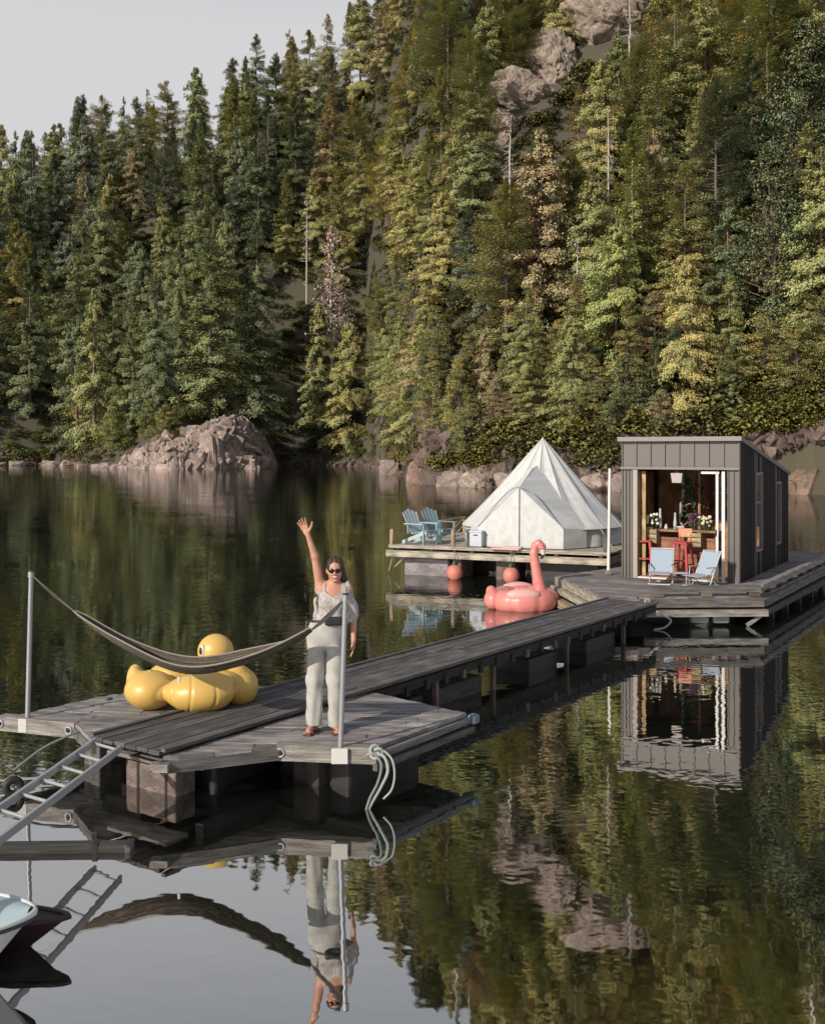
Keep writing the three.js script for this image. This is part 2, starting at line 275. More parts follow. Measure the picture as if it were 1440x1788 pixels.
{
  const list = [];
  const r = rng(31), along = (t) => { const n = SHORE.length - 1, f = clamp(t, 0, .9999) * n, k = Math.floor(f); return [lerp(SHORE[k][0], SHORE[k + 1][0], f - k), lerp(SHORE[k][1], SHORE[k + 1][1], f - k)]; };
  // [x, z, size, height]
  const spots = [[-4.6, -214, 3.0, 2.5], [-3.2, -150, 1.6, 2.2], [.7, -114, 1.4, 2.6], [1.2, -107, 1.7, 3.2], [2.3, -103.5, 1.5, 2.1], [4.2, -100.5, 2.2, 1.6], [6.3, -98.4, 2.6, 1.7], [8.8, -95.5, 2.0, 1.4], [11.0, -94.2, 2.4, 1.6], [13.2, -92.4, 2.2, 1.5], [15.4, -89.6, 2.0, 1.7], [17.6, -87.4, 2.3, 1.6], [29.3, -81.8, 2.6, 2.1], [32.2, -80.3, 2.4, 1.8], [27, -82.6, 1.7, 1.2], [34, -78.6, 2.2, 1.6]];
  for (let i = 0; i < 15; i++) { const t = lerp(.15, .29, i / 14) + (r() - .5) * .006, [x, z] = along(t); spots.push([x, z + .8, 1.2 + r() * 1.6, .5 + r() * .8]); }
  spots.sort((a, b) => a[0] / -a[1] - b[0] / -b[1]);
  spots.forEach(([x, z, s, h], i) => {
    const far = z < -140; const tone = [M.rock, M.rockBrown, M.rockPale, M.rockDark, M.rock][Math.floor(r() * 5)], w = tone === M.rockDark ? 'dark grey' : tone === M.rockBrown ? 'brownish' : tone === M.rockPale ? 'pale' : 'grey';
    const ord = ['first', 'second', 'third', 'fourth', 'fifth', 'sixth', 'seventh', 'eighth', 'ninth', 'tenth'][i] ?? (i + 1) + (['st', 'nd', 'rd'][(i + 1) % 10 - 1] ?? 'th').replace(/.*/, (m) => (i + 1 > 10 && i + 1 < 14 ? 'th' : m));
    const o = single('boulder', i % 3 ? mergeGeometries([blockGeo(100 + i, s * .8, h * .8, s * .7, 22), blockGeo(300 + i, s * .5, h * .6, s * .5, 18).translate(s * .5, -h * .1, .2), blockGeo(400 + i, s * .45, h * .7, s * .4, 18).translate(-s * .45, -h * .1, -.1)].map(plain)) : rockGeo(100 + i, s, h, s * .8, far ? 2 : 3), tone, `${w} boulder at the ${far ? 'far shore ' : 'near hill '}waterline, ${ord} from the left along the shore`, 'boulder', [x, h * .18, z], r() * 6, 'boulders along the waterline'); list.push(o);
  });
}
// broken stone along the near and far waterline, too small to tell apart
{
  const r = rng(404), m4 = new THREE.Matrix4(), q = new THREE.Quaternion(), e = new THREE.Euler(), list = [];
  for (let k = 3; k < SHORE.length - 3; k++) { const [ax, az] = SHORE[k], [bx, bz] = SHORE[k + 1], L = Math.hypot(bx - ax, bz - az); for (let i = 0; i < L * (ax > -4 ? 26 : 9); i++) { const t = r(), off = r() * r() * 5 - .3, ex = (bx - ax) / L, ez = (bz - az) / L, x = lerp(ax, bx, t) + ez * off, z = lerp(az, bz, t) - ex * off, w = .18 + .75 * r() * r(); list.push(m4.compose(new THREE.Vector3(x, Math.max(-.1, ground(x, z)) + w * .1, z), q.setFromEuler(e.set(r() * 6, r() * 6, r() * 6)), new THREE.Vector3(w * (1 + r()), w * (.6 + r() * .5), w)).clone()); } }
  const im = new THREE.InstancedMesh(blockGeo(5, 1, .8, .9, 14), M.rockDark, list.length); list.forEach((m, i) => { im.setMatrixAt(i, m); const c = .6 + r() * .9; im.setColorAt(i, new THREE.Color().setRGB(c, c * .95, c * .92)); }); im.name = 'shore_stones'; im.castShadow = im.receiveShadow = true; scene.add(im); tag(im, 'broken stones lying along the waterline of the wooded shore', 'stones', null, 'stuff');
}
// ---------------------------------------------------------------- trees
M.bark = mat(.12, .095, .075, .95); M.barkPale = mat(.42, .38, .34, .9); M.barkRed = mat(.20, .13, .095, .95);
const leaf = (r, g, b) => mat(r * 2.0, g * 1.9, b * 1.95, .85, { vertexColors: true });
const TINT = {
  dark: leaf(.095, .115, .056), green: leaf(.130, .150, .062), moss: leaf(.155, .165, .062), olive: leaf(.185, .180, .066), gold: leaf(.208, .192, .068), tan: leaf(.205, .175, .092), lime: leaf(.165, .185, .060), blue: leaf(.110, .130, .082), grey: leaf(.36, .29, .25),
};
class Sprays {
  constructor() { this.p = []; this.n = []; this.c = []; }
  add(c, dir, up, l, w, col, out, mix) {             // a bent pair of triangles: a leafy spray from c along dir
    const side = new THREE.Vector3().crossVectors(dir, up).normalize(), n = new THREE.Vector3().crossVectors(side, dir).normalize();
    if (n.dot(out) < 0) n.negate();
    const a = c.clone().addScaledVector(dir, -l * .45), b = c.clone().addScaledVector(dir, l * .55).addScaledVector(up, -l * .12), s1 = c.clone().addScaledVector(side, w * .5), s2 = c.clone().addScaledVector(side, -w * .5), nn = n.multiplyScalar(1 - mix).addScaledVector(out, mix).normalize();
    for (const q of [a, s1, b, a, b, s2]) { this.p.push(q.x, q.y, q.z); this.n.push(nn.x, nn.y, nn.z); this.c.push(col[0], col[1], col[2]); }
  }
  build() { const g = new THREE.BufferGeometry(); g.setAttribute('position', new THREE.Float32BufferAttribute(this.p, 3)); g.setAttribute('normal', new THREE.Float32BufferAttribute(this.n, 3)); g.setAttribute('color', new THREE.Float32BufferAttribute(this.c, 3)); return g; }
}
const V3 = (x, y, z) => new THREE.Vector3(x, y, z);
// conifer: whorls of branches on a tapered trunk. All heights are for a tree 30 m tall.
function conifer(seed, o) {
  const r = rng(seed), S = new Sprays(), H = 30, wood = [];
  wood.push(rod([0, -1.5, 0], [0, H * .55, 0], .34, .2, 8), rod([0, H * .55, 0], [(r() - .5) * .3, H * .99, (r() - .5) * .3], .2, .03, 6));
  const lop = [r() * 6.28, r() * 6.28], gap = Array.from({ length: 7 }, () => [r(), r() * 6.28, .05 + r() * .06]);
  for (let i = 0; i < o.branches; i++) {
    const t = o.base + (1 - o.base) * Math.pow((i + r()) / o.branches, o.pack ?? .92), az = r() * 6.283;
    if (gap.some(([gt, ga, gw]) => Math.abs(t - gt) < gw * .6 && Math.cos(az - ga) > .35)) continue;
    const shape = o.round ? Math.pow(Math.max(0, 1 - Math.pow(t, o.round)), .75) * Math.min(1, .45 + t * 1.3) : Math.pow(1 - t, o.taper) * (t < .25 ? .75 + t : 1);
    let L = o.R * shape * (.5 + .62 * r()) * (1 + .22 * Math.cos(az - lop[0]) * Math.cos(t * 5 + lop[1])) + .25; if (r() < .05) L *= 1.3;
    const el = lerp(o.low, o.high, t) + (r() - .5) * .3, y0 = H * t, dir = V3(Math.cos(az) * Math.cos(el), Math.sin(el), Math.sin(az) * Math.cos(el)), perp = V3(-Math.sin(az), 0, Math.cos(az));
    const tone = (.84 + .32 * r()) * (r() < .1 ? .8 : 1), warm = (r() - .5) * .22, col0 = [tone * (1 + warm), tone, tone * (1 - warm * .6)];
    if (L > 1.2) wood.push(rod([0, y0, 0], [dir.x * L * .8, y0 + dir.y * L * .8 - o.droop * L * .3, dir.z * L * .8], .06 + L * .008, .015, 4));
    const m = Math.ceil(L * o.density);
    for (let k = 0; k < m; k++) {
      const s = .12 + .9 * Math.pow((k + r()) / m, .8), wide = (1 - s * .55) * L * o.fan;
      const c = V3(0, y0, 0).addScaledVector(dir, L * s).addScaledVector(perp, (r() + r() - 1) * wide); c.y -= o.droop * L * s * s + (r() * .35) * o.hang; c.y += (r() - .5) * o.thick;
      const d = dir.clone().multiplyScalar(.6 + r() * .6).addScaledVector(perp, (r() - .5) * 1.6); d.y -= o.hang * (.3 + r()); d.normalize();
      const up = V3((r() - .5) * 1.1, 1, (r() - .5) * 1.1).normalize(), out = V3(c.x, (c.y - y0) * .5 + .25 * L, c.z).normalize(), q = .86 + .28 * r();
      S.add(c, d, up, o.size * (.6 + r() * .8), o.size * o.narrow * (.6 + r() * .7), [col0[0] * q, col0[1] * q, col0[2] * q], out, .45);
    }
  }
  return { crown: S.build(), trunk: mergeGeometries(wood.map(plain)) };
}
// broad crown made of leafy clumps
function broad(seed, o) {
  const r = rng(seed), S = new Sprays(), H = 30, wood = [rod([0, -1.5, 0], [(r() - .5) * 2, H * .5, (r() - .5) * 2], .36, .2, 8)];
  for (let i = 0; i < o.clumps; i++) {
    const t = Math.pow((i + r()) / o.clumps, .9), y = H * lerp(o.base, .96, t), rad = o.R * Math.pow(Math.max(.03, 1 - Math.pow(t, 1.7)), .7) * Math.min(1, .5 + t * 1.6) * Math.sqrt(.15 + .85 * r()), az = r() * 6.283;
    const c = V3(Math.cos(az) * rad, y, Math.sin(az) * rad), cr = o.clump * (.6 + r() * .8) * (1 - t * .45), tone = .68 + .6 * r(), warm = (r() - .5) * .3;
    wood.push(rod([0, y * .72, 0], [c.x, c.y, c.z], .12, .03, 4));
    for (let k = 0; k < o.leaves; k++) {
      const d = V3(r() - .5, r() - .42, r() - .5).normalize(), p = c.clone().addScaledVector(V3(d.x, d.y * .7, d.z), cr * (.55 + .5 * r()));
      const q = (.78 + .44 * r()) * tone, dd = V3(r() - .5, r() - .7, r() - .5).addScaledVector(d, .6).normalize(), up = V3(r() - .5, r() + .3, r() - .5).normalize();
      S.add(p, dd, up, o.size * (.6 + .8 * r()), o.size * .6 * (.6 + .8 * r()), [q * (1 + warm), q, q * (1 - warm * .6)], d, .5);
    }
  }
  return { crown: S.build(), trunk: mergeGeometries(wood.map(plain)) };
}
function snag(seed, bushy) {
  const r = rng(seed), S = new Sprays(), H = 30, wood = [rod([0, -1, 0], [(r() - .5), H * .6, (r() - .5)], .3, .2, 7), rod([0, H * .58, 0], [(r() - .5) * 1.2, H * (.9 + .1 * r()), (r() - .5)], .2, .06, 6)];
  for (let i = 0; i < (bushy ? 150 : 46); i++) {
    const t = .22 + .76 * r(), az = r() * 6.283, L = (bushy ? 4.6 : 3.2) * Math.pow(1.03 - t, .7) * (.4 + r()), el = .35 - r() * .9, a = [0, H * t, 0], b = [Math.cos(az) * L, H * t + el * L, Math.sin(az) * L];
    wood.push(rod(a, b, .07, .02, 4)); for (let k = 0; k < 4; k++) { const s = .4 + .15 * k, p = a.map((v, j) => lerp(v, b[j], s)); wood.push(rod(p, [p[0] + (r() - .5) * L * .5, p[1] + (r() - .6) * L * .4, p[2] + (r() - .5) * L * .5], .035, .015, 3)); }
    if (bushy || r() < .12) for (let k = 0; k < 16; k++) { const s = .3 + .75 * r(), c = V3(...a.map((v, j) => lerp(v, b[j], s))); S.add(c.add(V3(r() - .5, r() - .6, r() - .5)), V3(r() - .5, r() - .8, r() - .5).normalize(), V3(r() - .5, 1, r() - .5).normalize(), .6, .22, [.7 + .5 * r(), .7 + .4 * r(), .7 + .4 * r()], V3(b[0], .4, b[2]).normalize(), .4); }
  }
  return { crown: S.p.length ? S.build() : null, trunk: mergeGeometries(wood.map(plain)) };
}
const FIR = { branches: 270, base: .04, R: 6.6, taper: .66, low: -.22, high: .6, droop: .16, density: 37, fan: .32, hang: .6, thick: .9, size: .39, narrow: .5 };
const HEM = { ...FIR, branches: 280, R: 5.6, taper: .6, low: -.35, high: .4, droop: .24, hang: .8, size: .37 };
const CED = { ...FIR, branches: 300, base: .02, R: 6.6, taper: .6, low: -.3, high: .5, droop: .28, hang: 1.4, thick: .9, size: .40, narrow: .55, fan: .36 };
const PIN = { ...FIR, branches: 240, base: .06, R: 7.4, round: 2.1, low: -.1, high: .7, droop: .06, hang: .5, thick: 1, size: .38, density: 34, fan: .42 };
const KIND = {
  fir: [conifer(1, FIR), conifer(2, { ...FIR, R: 7.4, density: 31 }), conifer(3, { ...FIR, R: 5.6, taper: .68 })],
  hemlock: [conifer(4, HEM), conifer(5, { ...HEM, R: 6.4 })],
  cedar: [conifer(6, CED), conifer(7, { ...CED, R: 7.6, taper: .52 }), conifer(8, { ...CED, R: 5.6 })],
  pine: [conifer(9, PIN), conifer(10, { ...PIN, R: 6.4, round: 2.8, base: .05 }), conifer(11, { ...PIN, R: 8, round: 1.6 })],
  broad: [broad(12, { clumps: 90, base: .08, R: 7, clump: 2.3, leaves: 400, size: .34 }), broad(13, { clumps: 80, base: .05, R: 8.5, clump: 2.5, leaves: 420, size: .34 })],
  snag: [snag(14), snag(15)], deadfir: [snag(16, 1)],
};
const RIDGE = [[-.6, .24], [-.385, .297], [-.33, .316], [-.285, .33], [-.2, .362], [-.115, .392], [-.05, .425], [.0, .475], [.07, .535], [.2, .72], [1, 1.2]];
function ridge(a) { let k = 0; while (k < RIDGE.length - 2 && a > RIDGE[k + 1][0]) k++; const [x0, y0] = RIDGE[k], [x1, y1] = RIDGE[k + 1]; return lerp(y0, y1, clamp((a - x0) / (x1 - x0), 0, 1)) - .016 + .024 * Math.abs(Math.sin(a * 97)) * Math.abs(Math.sin(a * 41 + 1)); }   // how high the wooded skyline stands along each bearing
const forest = [];
function plant(kind, x, z, h, tint, seed, wide = 1) {
  const r = rng(seed), set = KIND[kind], v = set[Math.floor(r() * set.length)], t = thing(kind === 'snag' ? 'dead_tree' : kind === 'deadfir' ? 'dying_tree' : kind === 'broad' ? 'leafy_tree' : kind + '_tree', '', 'tree', [x, ground(x, z) - .3, z], r() * 6.283);
  const s = h / 30; t.scale.set(s * wide, s, s * wide);
  part('trunk', v.trunk, kind === 'snag' || kind === 'deadfir' ? M.barkPale : kind === 'cedar' ? M.barkRed : M.bark, t);
  if (v.crown) part('crown', v.crown, TINT[tint], t);
  forest.push({ t, kind, tint, h, x, z, s: inland(x, z) });
}
{
  const r = rng(2024), taken = [], free = (x, z, d) => taken.every(([a, b]) => (a - x) ** 2 + (b - z) ** 2 > d * d), put = (k, x, z, h, tint, seed, w) => { h = Math.min(h, ridge(x / -z) * -z + EYE - ground(x, z)); if (h < 3) return; taken.push([x, z]); plant(k, x, z, h, tint, seed, w); };
  // trees that stand out: [kind, photo-independent place x, z, height, tint, width]
  const hero = [
    ['fir', -104, -268, 40, 'dark', 1], ['fir', -92, -262, 38, 'dark', 1.05], ['fir', -86, -284, 37, 'green', 1], ['hemlock', -86, -300, 40, 'green', .95], ['cedar', -69, -236, 34, 'moss', 1.0], ['fir', -58, -226, 27, 'green', 1.05], ['fir', -42, -226, 40, 'green', 1.25], ['hemlock', -52, -222, 31, 'dark', 1], ['fir', -35, -232, 38, 'dark', 1.1], ['fir', -58, -298, 40, 'green', 1], ['fir', -34, -318, 38, 'dark', 1.15], ['deadfir', -20, -272, 36, 'grey', 1.1], ['cedar', -22, -256, 30, 'moss', 1.1], ['cedar', -14, -241, 27, 'olive', 1.1],
    ['cedar', -77, -250, 30, 'dark', 1.1], ['broad', -60, -218, 11, 'lime', 1.2], ['broad', -51.5, -212, 8, 'lime', 1.2], ['broad', -1, -160, 15, 'olive', 1], ['broad', 2, -111, 9, 'olive', 1], ['broad', 4.6, -106, 8, 'gold', 1],
    ['broad', -34.5, -203, 6, 'tan', 1.3], ['broad', -47, -208, 7, 'olive', 1.6], ['broad', 29.8, -84.5, 6, 'olive', 1.4], ['broad', 32.4, -84.2, 7, 'moss', 1.4], ['cedar', 31.4, -87, 9, 'olive', 1.3], ['broad', 34.5, -82, 6, 'dark', 1.5], ['broad', 2.6, -118, 8, 'moss', 1.2], ['cedar', 1.4, -124, 11, 'olive', 1.2], ['cedar', .6, -134, 13, 'moss', 1.2], ['broad', .2, -143, 9, 'olive', 1.3], ['cedar', -1.0, -152, 14, 'olive', 1.2], ['cedar', -1.6, -172, 15, 'moss', 1.2], ['cedar', 3.4, -128, 13, 'gold', 1.2], ['fir', 2.2, -140, 15, 'moss', 1.2], ['cedar', 1, -160, 16, 'olive', 1.2], ['fir', -3, -186, 17, 'green', 1.2], ['cedar', -5, -206, 18, 'moss', 1.2], ['fir', 4, -150, 17, 'olive', 1.2], ['cedar', 5.2, -136, 15, 'olive', 1.2], ['fir', 21, -104, 19, 'lime', 1.15], ['cedar', 18.5, -99, 15, 'lime', 1.2], ['fir', 24.5, -98, 15, 'olive', 1.2], ['broad', 30, -91, 17, 'dark', 1.1], ['cedar', 33, -88, 16, 'moss', 1.3], ['broad', 36, -100, 22, 'dark', 1.0], ['cedar', 27.5, -95, 12, 'dark', 1.3], ['snag', 11.4, -128, 17, 'grey', 1], ['snag', 10, -192, 24, 'grey', 1], ['snag', 8, -200, 26, 'grey', 1.1], ['snag', 47, -128, 26, 'grey', 1.2], ['snag', 22, -122, 16, 'grey', .9], ['snag', -47, -262, 32, 'grey', .8], ['snag', -28, -288, 32, 'grey', .8], ['snag', 16, -106, 12, 'grey', 1], ['snag', 30, -150, 18, 'grey', 1],
  ];
  hero.forEach(([k, x, z, h, t, w], i) => put(k, x, z, h, t, 500 + i, w));
  for (const right of [true, false]) for (let n = 0, tries = 0; tries < 40000 && n < (right ? 265 : 165); tries++) {
    const a = right ? lerp(-.03, .46, r()) : lerp(-.50, .20, r()), d = right ? nearShore(a) + 190 * Math.pow(r(), 1.1) : Math.sqrt(lerp(190 * 190, 400 * 400, r())), x = a * d, z = -d, s = inland(x, z);
    if (s < (right && ground(x, z) > 4 ? .7 : 2.5) || s > 230 || (right !== (d > nearShore(a) - 2 && d < nearShore(a) + (a < .06 ? 90 : 195)))) continue;
    if (x < -32 && x > -57 && s < 12) continue;     // bare headland
    if (BARE.some(([bx, bz, bs]) => Math.abs(x - bx * (z / bz)) < bs * .85 && z > bz - 4 && z < bz + 32)) continue;
    const el = (ground(x, z) - 3.2) / d; if (el > (a > -.1 ? .62 : .40)) continue;
    const gap = (right ? 5.4 : 7.6) * (a < -.4 || a > .40 ? 1.5 : 1) * (.8 + .4 * r()); if (!free(x, z, gap)) continue;
    const q = r(), patch = fbm(x / 26 + 4, 0, z / 26, 2) + (r() - .5) * .3;
    let kind, tint, h, w = .9 + .35 * r();
    if (right) {
      kind = q < .34 ? 'cedar' : q < .66 ? 'pine' : q < .8 ? 'hemlock' : q < .92 ? 'fir' : 'broad'; h = lerp(13, 23, r()) * (s < 8 ? .7 : 1);
      tint = patch > .1 ? 'gold' : patch > -.06 ? 'olive' : patch > -.2 ? 'moss' : r() < .7 ? 'green' : 'blue'; if (r() < .07) tint = 'tan'; else if (r() < .2) tint = 'moss'; if (kind === 'broad') h *= .8; w *= 1.15;
      if (a > .27 && s < 40) tint = r() < .6 ? 'moss' : r() < .5 ? 'dark' : 'olive';
    } else {
      kind = q < .42 ? 'fir' : q < .7 ? 'hemlock' : q < .93 ? 'cedar' : 'pine'; h = lerp(25, 39, r()) * (s < 8 ? .75 : 1);
      tint = patch > .2 ? 'olive' : patch > .05 ? 'moss' : patch > -.12 ? 'green' : r() < .6 ? 'dark' : 'blue'; if (r() < .06) tint = 'tan';
    }
    put(kind, x, z, h, tint, 3000 + n, w); n++;
  }
  // young trees and bushes at the edge of the near hill
  for (let i = 0, k = 0; k < 400 && i < 34; k++) { const a = lerp(.0, .44, r()), d = nearShore(a) + 1.5 + 12 * r(), x = a * d, z = -d; if (inland(x, z) < 1 || !free(x, z, 2.4)) continue; const q = r(); put(q < .4 ? 'broad' : q < .75 ? 'cedar' : 'fir', x, z, q < .4 ? 3 + 4 * r() : 4 + 6 * r(), ['olive', 'moss', 'gold', 'dark', 'tan', 'green'][Math.floor(r() * 6)], 7000 + i, 1.1 + .4 * r()); i++; }
  // every tree its own description: where it stands on the hill, counted from the left
  const bands = [[10, 'by the shore'], [28, 'low on the slope'], [58, 'midway up the slope'], [92, 'high on the slope'], [999, 'near the hilltop']], size = (h) => (h > 34 ? 'very tall' : h > 26 ? 'tall' : h > 17 ? 'mid-sized' : 'short');
  const hue = { dark: 'dark green', green: 'green', moss: 'mossy green', olive: 'olive', gold: 'golden olive', tan: 'tan brown', lime: 'bright green', blue: 'bluish green', grey: 'grey' }, kindWord = { fir: 'fir', hemlock: 'hemlock', cedar: 'cedar', pine: 'pine', broad: 'leafy tree', snag: 'bare dead trunk', deadfir: 'dying fir' };
  const ord = (i) => i + (i % 100 > 10 && i % 100 < 14 ? 'th' : ['th', 'st', 'nd', 'rd'][i % 10] ?? 'th');
  let lo = -1e9;
  for (const [hi, where] of bands) {
    const row = forest.filter((f) => f.s > lo && f.s <= hi).sort((p, q) => p.x / -p.z - q.x / -q.z); lo = hi;
    row.forEach((f, i) => tag(f.t, `${size(f.h)} ${hue[f.tint]} ${kindWord[f.kind]} ${where}, ${ord(i + 1)} from the left in that band`, 'tree', f.s < 10 ? 'trees along the shore' : 'trees on the forested hill'));
  }
}
// low growth between the trees
{
  const r = rng(99), S = new Sprays();
  for (let k = 0; k < 520; k++) { const d = V3(r() - .5, r() * .7, r() - .5).normalize(), q = .6 + .7 * r(); S.add(d.clone().multiplyScalar(.5 + .5 * r()), V3(r() - .5, r() - .3, r() - .5).normalize(), V3(r() - .5, 1, r() - .5).normalize(), .17, .1, [q * (1 + (r() - .5) * .3), q, q], d, .4); }
  const g = S.build(), mats = [], m4 = new THREE.Matrix4(), q = new THREE.Quaternion(), e = new THREE.Euler();
  const cols = [];
  for (let i = 0; i < 40000 && mats.length < 9000; i++) {
    const a = lerp(-.46, .44, r()), d = Math.sqrt(lerp(70 * 70, 390 * 390, r())), x = a * d, z = -d, s = inland(x, z); if (s < .5 || s > 150) continue;
    if (x < -32 && x > -55 && s < 9) continue; if (BARE.some(([bx, bz, bs]) => Math.abs(x - bx) < bs && Math.abs(z - bz) < 8)) continue;
    const k = .9 + 1.9 * r() * r() + (s < 6 ? .15 : 0); m4.compose(V3(x, ground(x, z) + k * .2, z), q.setFromEuler(e.set(0, r() * 6.28, 0)), V3(k * 1.3, k, k * 1.3)); mats.push(m4.clone()); const c = r(); cols.push(a > 0 ? [.35 + c * .3, .32 + c * .26, .3] : [.3 + c * .25, .32 + c * .25, .3]);
  }
  for (let i = 0; i < 2400; i++) { const a = lerp(-.035, .46, Math.pow(r(), 1.25)), d = nearShore(a) + .8 + (a < .05 ? 60 : 24) * Math.pow(r(), 1.4), x = a * d, z = -d; if (inland(x, z) < .25 || fbm(x / 5, 3, z / 5, 3) < -.02) continue; const k = .4 + 1.5 * r() * r(); m4.compose(V3(x, ground(x, z) + k * .2, z), q.setFromEuler(e.set(0, r() * 6.28, 0)), V3(k * 1.3, k, k * 1.3)); mats.push(m4.clone()); const c = r(); const dk = .55 + .5 * Math.max(0, fbm(x / 4, 8, z / 4, 2) + .4); cols.push([(.3 + c * .35) * dk, (.28 + c * .28) * dk, .24 * dk]); }
  for (let i = 0; i < 700; i++) { const a = lerp(.29, .44, r()), d = nearShore(a) + .6 + 11 * r(), x = a * d, z = -d; if (inland(x, z) < .3) continue; const k = .5 + 1.1 * r() * r(); m4.compose(V3(x, ground(x, z) + k * .2, z), q.setFromEuler(e.set(0, r() * 6.28, 0)), V3(k * 1.3, k, k * 1.3)); mats.push(m4.clone()); const c = r(); cols.push([.4 + c * .3, .38 + c * .25, .3]); }
  const im = new THREE.InstancedMesh(g, TINT.moss, mats.length); mats.forEach((m, i) => { im.setMatrixAt(i, m); im.setColorAt(i, new THREE.Color().setRGB(...cols[i])); }); im.name = 'undergrowth'; im.castShadow = im.receiveShadow = true; scene.add(im); tag(im, 'low brush and ferns covering the slope between the trees', 'undergrowth', null, 'stuff');
}
// ---------------------------------------------------------------- wood and metal
const woodTex = texture(512, 512, (() => { const a = tileNoise(3, 40, 11), b = tileNoise(7, 120, 12), c = tileNoise(30, 250, 13), d = tileNoise(5, 6, 14); return (u, v) => { const n = .35 * a(u, v) + .3 * b(u, v) + .25 * c(u, v) + .35 * d(u, v) - .12; const k = clamp(.38 + .62 * n, 0, 1); return [k, k * .985, k * .97]; }; })(), true);
const woodBump = texture(512, 512, (() => { const b = tileNoise(6, 90, 22), c = tileNoise(24, 240, 23); return (u, v) => { const k = .55 * b(u, v) + .45 * c(u, v); return [k, k, k]; }; })());
const wood = (r, g, b) => mat(r, g, b, .85, { map: woodTex, bumpMap: woodBump, bumpScale: .003 });
const W = {
  deck: [wood(.40, .38, .395), wood(.50, .48, .49), wood(.33, .315, .33), wood(.44, .405, .415), wood(.56, .54, .545), wood(.37, .33, .34)],
  walk: [wood(.15, .143, .15), wood(.19, .178, .182), wood(.125, .118, .124), wood(.215, .198, .198)],
  purple: [wood(.40, .36, .375), wood(.34, .305, .32), wood(.46, .42, .42), wood(.30, .27, .285)],
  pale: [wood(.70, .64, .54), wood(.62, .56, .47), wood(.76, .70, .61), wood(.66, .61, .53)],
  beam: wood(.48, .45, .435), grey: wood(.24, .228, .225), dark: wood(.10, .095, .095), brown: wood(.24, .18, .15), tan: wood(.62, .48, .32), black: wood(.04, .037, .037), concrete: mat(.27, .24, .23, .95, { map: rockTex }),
};
M.black = mat(.012, .012, .013, .6); M.steel = mat(.62, .63, .65, .35, { metalness: .6 }); M.galv = mat(.30, .31, .33, .5, { metalness: .4 }); M.alu = mat(.42, .42, .44, .45, { metalness: .5 }); M.white = mat(.52, .51, .49, .5); M.foam = mat(.42, .43, .49, .85, { map: rockTex }); M.rope = mat(.30, .33, .31, .95); M.ropeDark = mat(.16, .19, .17, .95); M.blueFabric = mat(.17, .23, .28, .9);

